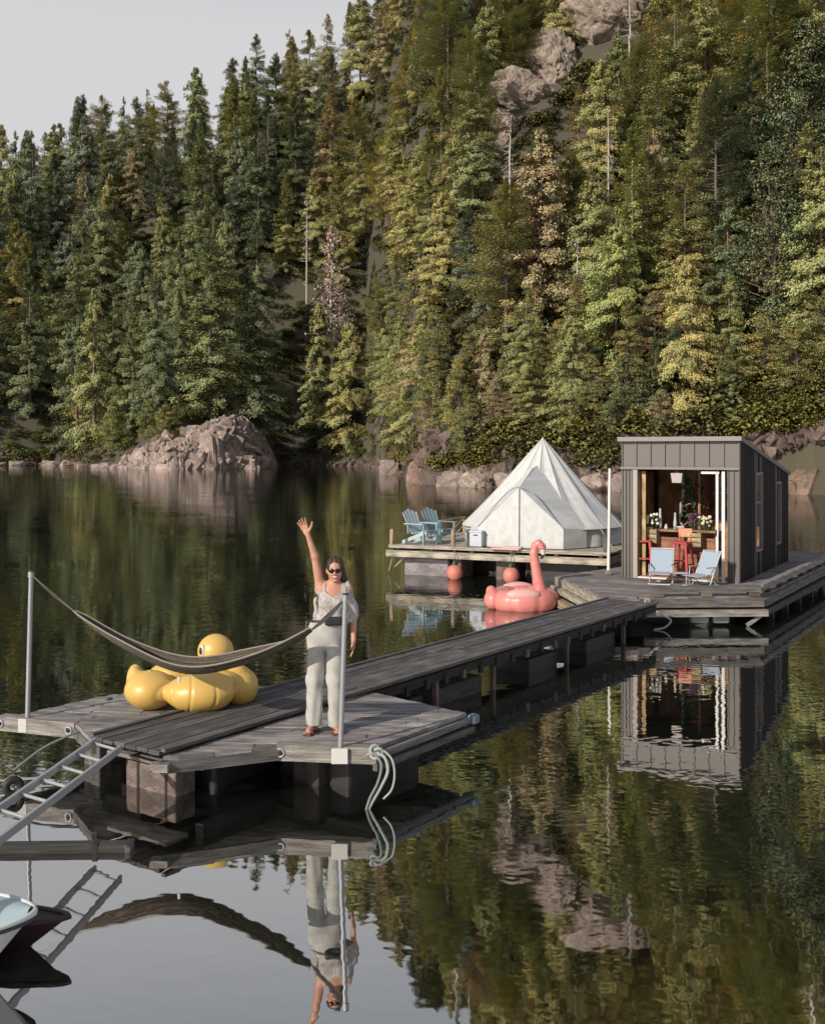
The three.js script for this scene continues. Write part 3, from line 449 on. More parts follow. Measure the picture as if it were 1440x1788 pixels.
// ---------------------------------------------------------------- near dock: two wings on either side of a plank run
const NEAR_POS = [-2.6, 0, -9.9], NEAR_TURN = -.602;
{
  const t = thing('floating_dock', 'weathered grey floating dock with two angled wings, carrying the waving woman', 'dock', NEAR_POS, NEAR_TURN);
  const left = [[[-.47, 0], [-1.15, -.33], [-1.85, -1.57], [-.68, -2.77], [-.47, -2.9]], [[-1.15, -.33], [-1.9, -.15], [-1.85, -1.57]]];
  const right = [[[.47, .1], [1.15, -1.0], [1.85, -2.88], [.47, -3.12]], [[1.15, -1.0], [1.83, -1.28], [1.85, -2.88]]];
  planks(t, left, -.42, .145, .008, .5, .04, W.deck, 1, 1.9);
  planks(t, right, -.58, .145, .008, .5, .04, W.deck, 2, 2.3);
  // frame under the boards
  const edge = (a, b, w, h, y, m, name = 'edge_beam') => part(name, bar([a[0], y, a[1]], [b[0], y, b[1]], w, h), m, t);
  for (const [a, b] of [[[-1.85, -1.57], [-.68, -2.77]], [[-1.9, -.15], [-1.85, -1.57]], [[-.47, -.02], [-1.13, -.33]], [[.5, .06], [1.13, -.97]], [[1.85, -2.86], [.5, -3.1]]]) edge(a, b, .05, .1, .412, W.grey);
  edge([1.86, -1.26], [1.87, -2.9], .06, .06, .425, W.deck[2], 'side_rail'); edge([1.89, -1.24], [1.9, -2.92], .05, .06, .335, W.walk[1], 'side_rail');
  for (const v of [-.42, .42]) edge([v, -.5], [v, -3.0], .1, .2, .35, W.dark, 'joist');
  for (const u of [.7, 1.5, 2.1, 2.7]) { if (u > 1) edge([.45, -u], [1.7, -u], .08, .12, .38, W.dark, 'joist'); edge([-.45, -u], [-1.05 - .1 * u, -u], .08, .16, .36, W.dark, 'joist'); }
  // white end beams that carry the poles, with their plates and bolts
  const endBeam = (a, b, plate) => { const g = part('end_beam', bar([a[0], .43, a[1]], [b[0], .43, b[1]], .12, .15), W.beam, t); const nx = b[1] - a[1], nz = -(b[0] - a[0]), l = Math.hypot(nx, nz), s = nx * 0 + nz > 0 ? 1 : -1; const at = (k, o, y) => [lerp(a[0], b[0], k) + nx / l * o * s, y, lerp(a[1], b[1], k) + nz / l * o * s];
    for (const k of plate.bolts) { const ring = new THREE.TorusGeometry(.035, .012, 6, 16); ring.rotateY(Math.atan2(nx * s, nz * s)); ring.translate(...at(k, .065, .43)); part('bolt_ring', ring, M.galv, g); part('bolt', rod(at(k, .05, .43), at(k, .09, .43), .014), M.black, g); } };
  endBeam([-2.02, -.12], [-1.13, -.36], { bolts: [.03, .93] });
  endBeam([1.02, -.9], [1.86, -1.32], { bolts: [.05] });
  part('corner_bumper', rbox(.1, .1, .13, .03, 1.89, .43, -2.95), mat(.13, .17, .22, .7), t);
  part('corner_block', box(.16, .07, .1, .5, .42, .05, .5), W.beam, t);
  // floats
  part('float', rbox(.68, .3, .26, .02, -.1, .1, -.5), W.concrete, t); part('float', rbox(.24, .5, .3, .02, -1.22, .1, -.75), W.grey, t); part('float', rbox(.32, .52, .3, .02, .98, .1, -1.5), mat(.09, .085, .085, .95, { map: rockTex }), t);
  part('float_step', rbox(.8, .035, .3, .01, -.06, .36, -.3), W.beam, t);
  part('float_band', box(.03, .35, .012, -.26, .08, -.368), M.black, t); part('float_band', box(.03, .35, .012, .12, .08, -.368), M.black, t);
  for (const [x, z, w, d] of [[.95, -2.1, .9, 1.2], [-.95, -1.55, .7, 1.1], [0, -1.9, .74, 2.3]]) part('float', rbox(w, .42, d, .05, x, .1, z), M.black, t);
}
// long walkway from the near dock to the cabin dock
{
  const t = thing('walkway', 'long narrow dark plank walkway leading from the near dock to the cabin', 'walkway', NEAR_POS, NEAR_TURN), L = 11.5, r = rng(71);
  const w = .152; for (let i = 0; i < 6; i++) { let u = -(.35 * r()) - 1.5 * r(); while (u < L) { const a = Math.max(-.02, u), b = Math.min(L, u + 3.2); if (b - a > .2) part('plank', prism([[-.46 + i * w + .006, -a - .004], [-.46 + (i + 1) * w - .006, -a - .004], [-.46 + (i + 1) * w - .006, -b], [-.46 + i * w + .006, -b]], .502 + (r() - .5) * .006, .542 + (r() - .5) * .008, Math.PI / 2, .005, r() * 90), W.walk[Math.floor(r() * 4)], t); u += 3.2; } }
  for (const v of [-.47, .47]) { part('edge_board', bar([v * 1.02, .552, .0], [v * 1.02, .552, -L], .05, .03), v > 0 ? W.grey : W.walk[3], t); part('stringer', bar([v * .9, .43, -3.1], [v * .9, .43, -L], .05, .11), W.black, t); }
  for (let u = 3.4; u < L - .2; u += .42) part('cross_block', box(.04, .11, .08, .455, .4 - .03 * r(), -u), r() < .25 ? W.brown : W.black, t);
  for (const [u, l] of [[4.2, .5], [5.3, 1.1], [7.6, .9], [9.6, 1.1]]) { part('float', rbox(.66, .26, l, .03, -.06, .08, -u), u === 5.3 ? W.dark : M.black, t); part('post', box(.06, .46, .06, .36, .18, -u - l * .5 - .12), W.brown, t); }
}
// poles on the near dock
function pole(label, x, z, top, lean) {
  const t = thing('metal_pole', label, 'pole', [x, .5, z]); part('shaft', rod([0, -.12, 0], [lean, top - .5, 0], .025, .023, 14), M.galv, t);
  part('bracket', [rbox(.15, .14, .025, .006, 0, -.07, .045)], M.white, t); part('collar', rod([lean * .98, top - .56, 0], [lean, top - .5, 0], .031, .031, 14), M.galv, t); part('cap', rod([lean, top - .5, 0], [lean, top - .485, 0], .03, .026, 14), M.black, t);
}
pole('grey metal pole standing alone at the far corner of the dock, holding one hammock end', -3.90, -11.03, 1.98, .04);
pole('grey metal pole in front of the waving woman, holding the other hammock end', -.66, -9.93, 1.89, .05);
// hammock between the poles
{
  const t = thing('hammock', 'dark brown striped hammock slung between the two metal poles', 'hammock', [0, 0, 0]);
  const A = [-3.86, 1.95, -11.03], B = [-.61, 1.86, -9.93], drop = [[0, 1.95], [.17, 1.56], [.33, 1.29], [.52, 1.12], [.7, 1.235], [.88, 1.5], [1, 1.86]];
  const curve = new THREE.CatmullRomCurve3(drop.map(([k, y]) => new THREE.Vector3(k * 10, y, 0)), false, 'centripetal'), dx = B[0] - A[0], dz = B[2] - A[2], l = Math.hypot(dx, dz), nx = -dz / l, nz = dx / l;
  const centre = (k) => { let lo = 0, hi = 1; for (let i = 0; i < 24; i++) { const m = (lo + hi) / 2; if (curve.getPoint(m).x < k * 10) lo = m; else hi = m; } return [A[0] + dx * k, curve.getPoint(lo).y, A[2] + dz * k]; };
  const stripe = texture(64, 256, (() => { const n = tileNoise(20, 90, 41); return (u, v) => { const s = (v * 18) % 1 < .3 ? .62 : (v * 7) % 1 < .12 ? .3 : .46, k = s * (.8 + .4 * n(u, v)); return [k, k * .93, k * .82]; }; })(), true);
  const cloth = mat(.34, .32, .30, .95, { map: stripe }), nu = 90, nv = 26, pos = [], uv = [], idx = [];
  for (let i = 0; i <= nu; i++) for (let j = 0; j <= nv; j++) { const f = i / nu, k = lerp(.15, .9, f), c = centre(k), s = j / nv * 2 - 1, g = Math.pow(Math.sin(Math.PI * clamp(f, .0, 1)), .55), half = .015 + .15 * g, dep = .012 + .105 * g, pleat = .010 * Math.sin(j * 2.1 + f * 5) * (1 - .4 * g); pos.push(c[0] + nx * half * s, c[1] + dep * (Math.abs(s) ** 1.7 - .45) + pleat + .03 * s * Math.sin(f * 7), c[2] + nz * half * s + pleat * .4); uv.push(f * 6, j / nv); }
  for (let i = 0; i < nu; i++) for (let j = 0; j < nv; j++) { const p = i * (nv + 1) + j; idx.push(p, p + nv + 1, p + 1, p + 1, p + nv + 1, p + nv + 2); }
  const g = new THREE.BufferGeometry(); g.setAttribute('position', new THREE.Float32BufferAttribute(pos, 3)); g.setAttribute('uv', new THREE.Float32BufferAttribute(uv, 2)); g.setIndex(idx); g.computeVertexNormals(); part('cloth', g, cloth, t);
  for (const s of [-1, 1]) { const pts = []; for (let i = 0; i <= 24; i++) { const f = i / 24, k = lerp(.15, .9, f), c = centre(k), gg = Math.pow(Math.sin(Math.PI * f), .55), half = .015 + .15 * gg, dep = .012 + .105 * gg; pts.push([c[0] + nx * half * s, c[1] + dep * .55 + .03 * s * Math.sin(f * 7), c[2] + nz * half * s]); } part('edge_cord', tube(pts, .009, 60, 6), mat(.22, .20, .18, .95), t); }
  const e0 = centre(.15), e1 = centre(.9);
  for (const o of [-.012, .012]) part('cord', tube([A, [lerp(A[0], e0[0], .5), lerp(A[1], e0[1], .53) + o, lerp(A[2], e0[2], .5)], e0], .002, 12, 5), mat(.25, .24, .22, .95), t);
  for (const o of [-.02, 0, .02]) part('cord', tube([e1, [lerp(B[0], e1[0], .5), lerp(B[1], e1[1], .55) + o, lerp(B[2], e1[2], .5)], B], .009, 12, 5), mat(.06, .055, .05, .95), t);
  part('clasp', rbox(.03, .05, .02, .006, ...[centre(.52)[0] - .05, centre(.52)[1] - .09, centre(.52)[2] + .1]), M.white, t);
}
// aluminium ladder lying from the dock towards the boat
{
  const A = [[-2.87, .575, -9.86], [-2.575, .575, -9.62]], B = [[-3.28, .62, -4.4], [-3.0, .62, -4.3]];
  const t = thing('ladder', 'aluminium ladder laid like a gangway from the end of the near dock', 'ladder', [0, 0, 0]);
  for (const i of [0, 1]) part('rail', bar(A[i], B[i], .024, .06), M.alu, t);
  for (let k = .012; k < 1; k += .0685) part('rung', rod([lerp(A[0][0], B[0][0], k), lerp(A[0][1], B[0][1], k), lerp(A[0][2], B[0][2], k)], [lerp(A[1][0], B[1][0], k), lerp(A[1][1], B[1][1], k), lerp(A[1][2], B[1][2], k)], .014, .014, 8), M.alu, t);
}
// ropes, tyre, drifting timber by the near dock
{
  const t = thing('mooring_rope', 'greenish white mooring rope looped over the dock corner and hanging to the water', 'rope', [-.36, .5, -9.84]);
  part('loop', tube([[-.05, -.04, .02], [.06, .015, .03], [.17, -.06, .06], [.2, -.2, .08], [.17, -.34, .08], [.1, -.42, .07]], .010, 40, 7), M.rope, t);
  part('loop', tube([[.0, -.02, .03], [.1, -.04, .06], [.14, -.16, .08], [.08, -.3, .1], [.0, -.44, .1], [-.04, -.52, .1]], .015, 40, 7), M.rope, t);
  part('tail', tube([[.02, -.02, .05], [.08, -.1, .1], [.05, -.26, .12], [-.02, -.4, .12], [-.06, -.53, .11]], .013, 40, 7), M.ropeDark, t);
  part('knot', [new THREE.TorusKnotGeometry(.04, .016, 60, 6, 2, 3).translate(.03, -.01, .03)], M.rope, t);
  const f = thing('tyre_fender', 'black rubber tyre hanging at the waterline behind the ladder', 'tyre', [-3.72, .07, -10.15], .5); part('tread', new THREE.TorusGeometry(.065, .036, 12, 28), M.black, f); part('rope', tube([[0, .15, 0], [.3, .3, -.12], [.72, .42, -.2]], .012, 16, 6), M.ropeDark, f);
  const b = thing('drifting_timber', 'dark waterlogged timber floating just past the ladder', 'timber', [-2.95, .02, -8.72], .03); part('log', rbox(1.35, .09, .13, .03), W.dark, b); part('strap', box(.04, .096, .136, .42, 0, 0), M.black, b); part('end_cap', rbox(.05, .1, .14, .01, .68, 0, 0), W.grey, b);
}
// boats at the near edge
{
  const hull = (L, Wd, H, sheer, tip) => (u, s) => { const w = Wd * Math.pow(Math.max(0, 1 - Math.pow(u, tip)), .62); return [u * L, H + sheer * u * u, s * w]; };
  const boat = (t, f, H, rimMat, deckMat, hullMat, dome, rim = .018) => {
    const nu = 30, nv = 18, make = (fn) => { const p = [], i2 = [], uv = []; for (let i = 0; i <= nu; i++) for (let j = 0; j <= nv; j++) { p.push(...fn(i / nu, j / nv)); uv.push(i / nu, j / nv); } for (let i = 0; i < nu; i++) for (let j = 0; j < nv; j++) { const k = i * (nv + 1) + j; i2.push(k, k + nv + 1, k + 1, k + 1, k + nv + 1, k + nv + 2); } const g = new THREE.BufferGeometry(); g.setAttribute('position', new THREE.Float32BufferAttribute(p, 3)); g.setAttribute('uv', new THREE.Float32BufferAttribute(uv, 2)); g.setIndex(i2); g.computeVertexNormals(); return g; };
    part('hull', make((u, v) => { const s = v * 2 - 1, a = f(u, s), k = 1 - Math.abs(s), depth = Math.pow(Math.sin(k * Math.PI / 2), .7); return [a[0] - .42 * u * u * depth, a[1] - (a[1] + .12) * depth, f(u, Math.sign(s) || 1)[2] * (1 - depth * .75) * (k >= 1 ? 0 : 1)]; }), hullMat, t);
    part('deck', make((u, v) => { const s = (v * 2 - 1) * .97, a = f(u * .985, s); return [a[0], a[1] + dome * (1 - s * s) * (1 - u * .6) + .004, a[2]]; }), deckMat, t);
    const pts = []; for (let i = 0; i <= 40; i++) { const q = i / 20 - 1; const u = 1 - Math.abs(q) ** 1.6; pts.push(f(u, q < 0 ? -1 : 1)); } part('rim', tube(pts, rim, 90, 8), rimMat, t);
  };
  const w = thing('white_dinghy', 'white dinghy with pale blue foredeck, its rounded bow pointing into the bay', 'dinghy', [-4.05, 0, -6.62], .02); boat(w, hull(1.74, .52, .33, .05, 2.6), .33, mat(.55, .58, .58, .4), mat(.42, .53, .56, .45), mat(.58, .58, .56, .35), .07, .02); part('rub_strake', tube(Array.from({ length: 20 }, (_, i) => { const q = i / 19 * 2 - 1, u = 1 - Math.abs(q) ** 1.6, a = hull(1.745, .525, .33, .05, 2.6)(u, q < 0 ? -1 : 1); return [a[0], a[1] - .03, a[2]]; }), .013, 80, 6), mat(.03, .04, .04, .5), w);
  const c = thing('wooden_canoe', 'dark red brown canoe bow behind the white dinghy', 'canoe', [-4.1, 0, -7.3], -.16); boat(c, hull(1.92, .32, .15, .06, 1.5), .15, mat(.035, .012, .010, .5), mat(.02, .012, .009, .6), mat(.025, .010, .009, .5), -.03, .02);
}
// ---------------------------------------------------------------- cabin dock
{
  const t = thing('cabin_dock', 'broad weathered dock that carries the dark cabin, with log bull rails along its edge', 'dock', [0, 0, 0]);
  const polys = [[[3.08, -23.2], [3.45, -19.72], [6.38, -19.9], [6.55, -20.2], [11.3, -28.1], [8.9, -29.6], [4.7, -24.9]]];
  planks(t, polys, .51, .145, .01, .55, .05, W.purple, 5, 3.0);
  const B = (n, a, b, w, h, m) => part(n, bar(a, b, w, h), m, t);
  // front: fascia, lower log, bull rail on blocks
  B('fascia', [4.1, .44, -19.74], [6.4, .44, -19.86], .09, .15, W.grey); B('lower_log', [4.2, .26, -19.72], [6.46, .26, -19.84], .13, .12, W.beam);
  B('bull_rail', [4.35, .685, -19.84], [6.36, .685, -19.95], .14, .11, W.grey); B('bull_rail', [6.37, .685, -20.02], [11.1, .685, -28.0], .14, .11, W.beam);
  for (const k of [.03, .5, .97]) part('rail_block', box(.2, .08, .16, lerp(4.4, 6.3, k), .59, lerp(-19.84, -19.95, k)), W.brown, t);
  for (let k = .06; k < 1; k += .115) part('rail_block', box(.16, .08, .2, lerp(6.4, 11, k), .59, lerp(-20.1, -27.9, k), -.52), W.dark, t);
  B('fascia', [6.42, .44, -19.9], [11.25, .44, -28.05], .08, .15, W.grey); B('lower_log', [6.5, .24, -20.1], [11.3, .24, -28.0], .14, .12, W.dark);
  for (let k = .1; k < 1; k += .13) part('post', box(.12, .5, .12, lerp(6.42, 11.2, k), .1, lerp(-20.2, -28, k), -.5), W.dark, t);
  // left side: three stepped boards in the sun
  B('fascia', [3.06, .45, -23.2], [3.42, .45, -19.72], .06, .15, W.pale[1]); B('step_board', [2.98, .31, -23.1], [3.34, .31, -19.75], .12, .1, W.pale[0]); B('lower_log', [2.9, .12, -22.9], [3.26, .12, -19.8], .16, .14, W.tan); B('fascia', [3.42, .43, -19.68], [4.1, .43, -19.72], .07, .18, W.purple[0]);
  for (const [x, z, w, d, a] of [[5.1, -21.3, 1.9, 2.2, -.5], [7.6, -25, 2.0, 5, -.5], [4.0, -21.8, 1.0, 2.4, -.1]]) { const g = rbox(w, .5, d, .06); g.rotateY(a); g.translate(x, .1, z); part('float', g, M.black, t); }
  part('float_tub', rbox(.34, .2, .2, .04, 5.25, .16, -19.98), mat(.20, .21, .22, .6), t); part('float_tub', rbox(.3, .18, .2, .04, 5.65, .14, -20.0), mat(.20, .21, .22, .6), t);
  part('brace', bar([6.1, .02, -19.88], [6.42, .24, -19.9], .06, .06), W.beam, t);
  const rp = thing('dock_rope', 'pale rope tied at the corner where the walkway meets the cabin dock', 'rope', [4.22, .5, -19.6]); part('line', tube([[0, 0, 0], [.12, -.14, .06], [.26, -.24, .1], [.4, -.33, .12], [.3, -.45, .12], [.1, -.5, .1]], .018, 40, 7), M.rope, rp); part('knot', new THREE.TorusKnotGeometry(.035, .014, 50, 6).translate(0, .01, .02), M.rope, rp);
}
// ---------------------------------------------------------------- cabin
const CAB_POS = [4.42, .55, -22.99], CAB_TURN = -.51, CW = 2.44, CD = 5.1;
{
  const t = thing('cabin', 'small dark metal clad cabin with sloping roof and an open wood lined front', 'cabin', CAB_POS, CAB_TURN);
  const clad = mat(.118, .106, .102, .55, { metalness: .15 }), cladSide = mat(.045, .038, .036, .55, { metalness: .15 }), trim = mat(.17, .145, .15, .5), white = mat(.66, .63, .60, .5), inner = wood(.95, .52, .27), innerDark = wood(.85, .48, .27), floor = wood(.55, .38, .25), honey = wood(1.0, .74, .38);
  const roofY = (z) => lerp(2.88, 2.12, -z / CD);
  // front: two piers, header; each with standing seams
  const sheet = (x0, x1, y0, y1, z, n, m, seamH = .035) => { const wl = part('wall', box(x1 - x0, y1 - y0, .06, (x0 + x1) / 2, (y0 + y1) / 2, z), m, t); for (let i = 0; i <= n; i++) part('seam', box(.022, y1 - y0, seamH, lerp(x0 + .012, x1 - .012, i / n), (y0 + y1) / 2, z + .045), m, wl); return wl; };
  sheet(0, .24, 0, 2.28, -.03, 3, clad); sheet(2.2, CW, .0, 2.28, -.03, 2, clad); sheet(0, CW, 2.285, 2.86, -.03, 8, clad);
  part('header_trim', box(CW + .02, .05, .05, CW / 2, 2.30, .055), trim, t);
  // side walls: ribbed sheets stepping under the roof
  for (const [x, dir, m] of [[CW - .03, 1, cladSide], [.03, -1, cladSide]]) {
    const wins = dir > 0 ? [[1.42, 2.12, .5, 2.2], [3.6, 4.2, .5, 1.95]] : [];
    const seg = (z0, z1, y0, y1a, y1b) => { const s = new THREE.Shape([[z0, y0], [z1, y0], [z1, y1b], [z0, y1a]].map((p) => new THREE.Vector2(...p))), g = new THREE.ExtrudeGeometry(s, { depth: .05, bevelEnabled: false }); g.rotateY(Math.PI / 2); g.translate(x - .025, 0, 0); const w = part('wall', g, m, t); return w; };
    let z = .065, cuts = [.065, ...wins.flatMap((w) => [w[0], w[1]]), CD];
    for (let i = 0; i < cuts.length - 1; i++) { const a = cuts[i], b = cuts[i + 1], w = wins.find((q) => q[0] === a); if (!w) { const wl = seg(a, b, 0, roofY(-a), roofY(-b)); for (let q = Math.ceil(a / .2) * .2 + .02; q < b - .02; q += .2) part('seam', box(.035, roofY(-q) - .02, .024, x + dir * .042, roofY(-q) / 2, -q), m, wl); } else { const lowW = seg(a, b, 0, w[2], w[2]), upW = seg(a, b, w[3], roofY(-a), roofY(-b)); part('seam', box(.035, w[2], .024, x + dir * .042, w[2] / 2, -(a + b) / 2), m, lowW); part('seam', box(.035, roofY(-a) - w[3] - .06, .024, x + dir * .042, (roofY(-a) + w[3] - .06) / 2, -(a + b) / 2), m, upW);
      const f = part('window', [box(.07, w[3] - w[2], .05, x + dir * .02, (w[2] + w[3]) / 2, -a - .026), box(.07, w[3] - w[2], .05, x + dir * .02, (w[2] + w[3]) / 2, -b + .026), box(.07, .05, b - a - .104, x + dir * .02, w[2] + .026, -(a + b) / 2), box(.07, .05, b - a - .104, x + dir * .02, w[3] - .026, -(a + b) / 2)], trim, t);
      part('pane', box(.012, w[3] - w[2] - .1, b - a - .1, x, (w[2] + w[3]) / 2, -(a + b) / 2), mat(.9, .9, .9, .03, { transmission: 1, ior: 1.5, thickness: 0 }), f); if (a < 2) part('glazing_bar', box(.03, .04, b - a - .1, x + dir * .02, lerp(w[2], w[3], .62), -(a + b) / 2), trim, f); } }
  }
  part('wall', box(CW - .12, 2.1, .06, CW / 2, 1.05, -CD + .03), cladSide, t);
  // roof slab with fascia
  { const s = new THREE.Shape([[-.1, 2.87], [CD + .12, 2.87 - (CD + .22) * .149], [CD + .12, 2.95 - (CD + .22) * .149], [-.1, 2.95]].map((p) => new THREE.Vector2(...p))), g = new THREE.ExtrudeGeometry(s, { depth: CW + .1, bevelEnabled: false }); g.rotateY(Math.PI / 2); g.translate(-.05, 0, 0); const rf = part('roof', g, mat(.16, .14, .14, .5, { metalness: .2 }), t); part('fascia', box(CW + .12, .09, .025, CW / 2, 2.905, .115), mat(.22, .19, .19, .6), rf); }
  // door frame: white posts folded to the right, grey post on the left
  part('door_post', box(.09, 2.27, .1, .30, 1.135, .0), mat(.33, .28, .26, .6), t);
  const dr = part('folding_door', [box(.05, 2.2, .05, 2.0, 1.12, .03), box(.06, 2.24, .05, 2.13, 1.12, .06), box(.36, .045, .05, 1.86, 2.215, .03)], white, t); part('pane', box(.07, 2.1, .012, 2.065, 1.1, .045), mat(.9, .9, .9, .03, { transmission: 1, ior: 1.5, thickness: 0 }), dr); part('handle', rbox(.02, .14, .03, .008, 1.985, 1.0, .07), M.black, dr);
  part('threshold', box(CW - .5, .03, .12, 1.22, .015, -.03), white, t);
  // interior
  part('floor', box(CW - .12, .02, CD - .12, CW / 2, .03, -CD / 2), floor, t);
  for (let i = 0; i < 6; i++) part('wall_board', box(.02, 2.15, .3, .08, 1.1, -.28 - i * .31), i === 0 || i === 3 ? honey : inner, t);
  for (let i = 0; i < 7; i++) part('wall_board', box(.02, .24, 1.25, CW - .085, .2 + i * .255, -.72), inner, t);
  for (let i = 0; i < 9; i++) part('wall_board', box(1.1, .22, .03, CW - .66, .16 + i * .235, -2.6), inner, t);
  part('partition', box(.05, 2.3, 1.1, 1.24, 1.15, -2.05), wood(.75, .36, .22), t);
  part('wall_board', box(1.1, 2.3, .03, .64, 1.15, -2.35), innerDark, t);
  for (const x of [.28, .40]) part('curtain_board', box(.09, 2.2, .03, x + .02, 1.13, -.16), honey, t);
  part('shelf', box(.95, .03, .3, CW - .62, 1.72, -2.4), white, t); part('shelf', box(.95, .03, .28, CW - .62, 1.38, -2.42), inner, t);
  for (const [z, w] of [[-1.56, .14], [-1.74, .12]]) part('curtain_board', box(.02, 1.5, w, CW - .12, 1.25, z), honey, t);
  part('vent_panel', box(.3, .42, .05, 1.62, 2.0, -2.56), mat(.25, .24, .22, .7), t);
}
function inCabin(x, y, z) { const c = Math.cos(CAB_TURN), s = Math.sin(CAB_TURN); return [CAB_POS[0] + x * c + z * s, CAB_POS[1] + y, CAB_POS[2] - x * s + z * c]; }
{
  const wl = thing('wall_lamp', 'pale box shaped lamp under the header of the cabin opening', 'lamp', inCabin(1.16, 2.1, -.06), CAB_TURN); { const s = new THREE.CylinderGeometry(.155, .12, .2, 4, 1); s.rotateY(Math.PI / 4); s.scale(1.1, 1, .6); part('shade', toCreasedNormals(s, .3), mat(.40, .34, .33, .8), wl); part('mount', box(.08, .06, .06, 0, .13, 0), M.black, wl); }
  const counter = thing('bar_counter', 'reddish wooden bar counter inside the cabin opening', 'counter', inCabin(1.12, 0, -.62), CAB_TURN);
  part('top', box(1.62, .045, .42, 0, .98, 0), wood(.52, .34, .22), counter); for (let i = 0; i < 3; i++) part('front_board', box(1.5, .27, .025, 0, .14 + i * .28, .12), wood(.55, .26, .17), counter); for (const s of [-.74, .74]) part('leg', box(.06, .955, .3, s, .478, 0), wood(.26, .13, .08), counter);
  const cab = thing('low_cabinet', 'orange brown wooden cabinet at the inner side of the cabin opening', 'cabinet', inCabin(1.88, 0, -.95), CAB_TURN); part('body', box(.42, 1.12, .5, 0, .6, 0), wood(.75, .36, .15), cab); part('door', box(.36, .9, .02, 0, .62, .262), wood(.82, .40, .16), cab); part('top', box(.46, .03, .54, 0, 1.175, 0), wood(.30, .15, .08), cab); part('towel', rbox(.06, .26, .02, .008, .06, 1.02, .29), M.white, cab);
  const stool = (label, x, z, ry) => { const s = thing('bar_stool', label, 'stool', inCabin(x, .04, z), CAB_TURN + ry, 'red bar stools at the counter'), red = mat(.42, .055, .05, .4, { metalness: .2 }); part('seat', rbox(.3, .04, .3, .015, 0, .72, 0), red, s); for (const a of [-1, 1]) for (const b of [-1, 1]) part('leg', bar([a * .12, .71, b * .12], [a * .19, 0, b * .19], .045, .03), red, s); for (const a of [-1, 1]) part('rung', bar([a * .16, .28, -.155], [a * .16, .28, .155], .02, .03), red, s); part('rung', bar([-.155, .36, .16], [.155, .36, .16], .02, .03), red, s); part('backrest', rbox(.3, .18, .02, .008, 0, .92, -.15), mat(.50, .24, .15, .6), s); for (const a of [-.12, .12]) part('back_post', bar([a, .72, -.14], [a, .9, -.15], .025, .02), red, s); return s; };
  stool('red metal bar stool at the outer end of the counter, beside the pale crate', .42, -.2, .2); stool('red metal bar stool between the two folding chairs', 1.25, -.12, -.15);
  const crate = (label, x, z) => { const s = thing('flower_crate', label, 'crate', inCabin(x, 1.005, z), CAB_TURN, 'crates of flowers on the counter'); for (let i = 0; i < 3; i++) part('slat', box(.34, .085, .015, 0, .05 + i * .1, .12), wood(.72, .56, .34), s); for (const a of [-1, 1]) part('end', box(.015, .3, .23, a * .165, .15, 0), wood(.66, .5, .3), s); part('bottom', box(.31, .015, .22, 0, .008, 0), wood(.5, .4, .25), s); return s; };
  // the crates hang in front of the counter edge
  const c1 = crate('pale wooden crate under the white flowers, on the outer end of the counter', .48, -.42), c2 = crate('pale wooden crate beside the second red stool', 1.46, -.36); c1.position.y -= .30; c2.position.y -= .34; c2.scale.set(.8, 1, .9);
  const hang = (c, x, z) => part('hanger', [bar([-.12, .29, -.1], [-.12, .36, -.1], .015, .01), bar([.12, .29, -.1], [.12, .36, -.1], .015, .01)], M.black, c); hang(c1); hang(c2);
  const flowers = (label, x, y, z, seed, col, n = 26, w = .18) => { const s = thing('flower_bunch', label, 'flowers', inCabin(x, y, z), CAB_TURN), r = rng(seed), st = [], bl = [], lf = []; for (let i = 0; i < n; i++) { const a = r() * 6.28, q = w * Math.sqrt(r()), h = .1 + .22 * r(), p = [Math.cos(a) * q, h, Math.sin(a) * q * .6]; st.push(rod([p[0] * .4, 0, p[2] * .4], p, .004, .003, 4)); const b = new THREE.IcosahedronGeometry(.018 + .02 * r(), 1); b.translate(...p); bl.push(b); const l = new THREE.SphereGeometry(.035, 5, 4); l.scale(.5, 1.3, .25); l.rotateY(r() * 6); l.rotateZ(r() - .5); l.translate(p[0] * .8, h * .55, p[2] * .8); lf.push(l); } part('stems', st, mat(.05, .07, .03, .9), s); part('blossoms', bl, col, s); part('leaves', lf, mat(.055, .075, .035, .9), s); };
  const whiteF = mat(.62, .62, .52, .8); flowers('white flowers growing above the outer crate on the counter', .5, 1.0, -.42, 61, whiteF); flowers('white and yellow flowers at the inner end of the counter', 1.62, 1.0, -.5, 62, mat(.62, .60, .40, .8)); flowers('purple flowers in the middle of the counter, before the partition', 1.36, 1.02, -.62, 63, mat(.10, .03, .08, .8), 30, .16); flowers('small white flowers at the outer post of the opening', .30, .98, -.3, 64, whiteF, 16, .1);
  const vase = (label, x, z, h, rad, col) => { const s = thing('vase', label, 'vase', inCabin(x, 1.003, z), CAB_TURN); part('body', new THREE.LatheGeometry([[.001, 0], [rad * .8, 0], [rad, h * .35], [rad * .55, h * .75], [rad * .6, h]].map((p) => new THREE.Vector2(...p)), 18), col, s); part('rim', new THREE.TorusGeometry(rad * .6, .006, 6, 18).rotateX(Math.PI / 2).translate(0, h, 0), col, s); }; vase('tall slim white bottle behind the outer flowers', .62, -.68, .42, .04, M.white); vase('grey white bottle in the middle of the counter', .96, -.62, .34, .04, mat(.42, .42, .38, .5)); vase('small white cup on the counter', .80, -.5, .1, .04, M.white);
  const plate = thing('serving_dish', 'white dish at the front edge of the counter', 'dish', inCabin(1.1, 1.003, -.46), CAB_TURN); part('bowl', new THREE.LatheGeometry([[.001, .004], [.07, 0], [.12, .05], [.125, .052], [.07, .012], [.001, .012]].map((p) => new THREE.Vector2(...p)), 24), M.white, plate); part('napkin', rbox(.14, .03, .1, .01, .03, .06, .0), M.white, plate);
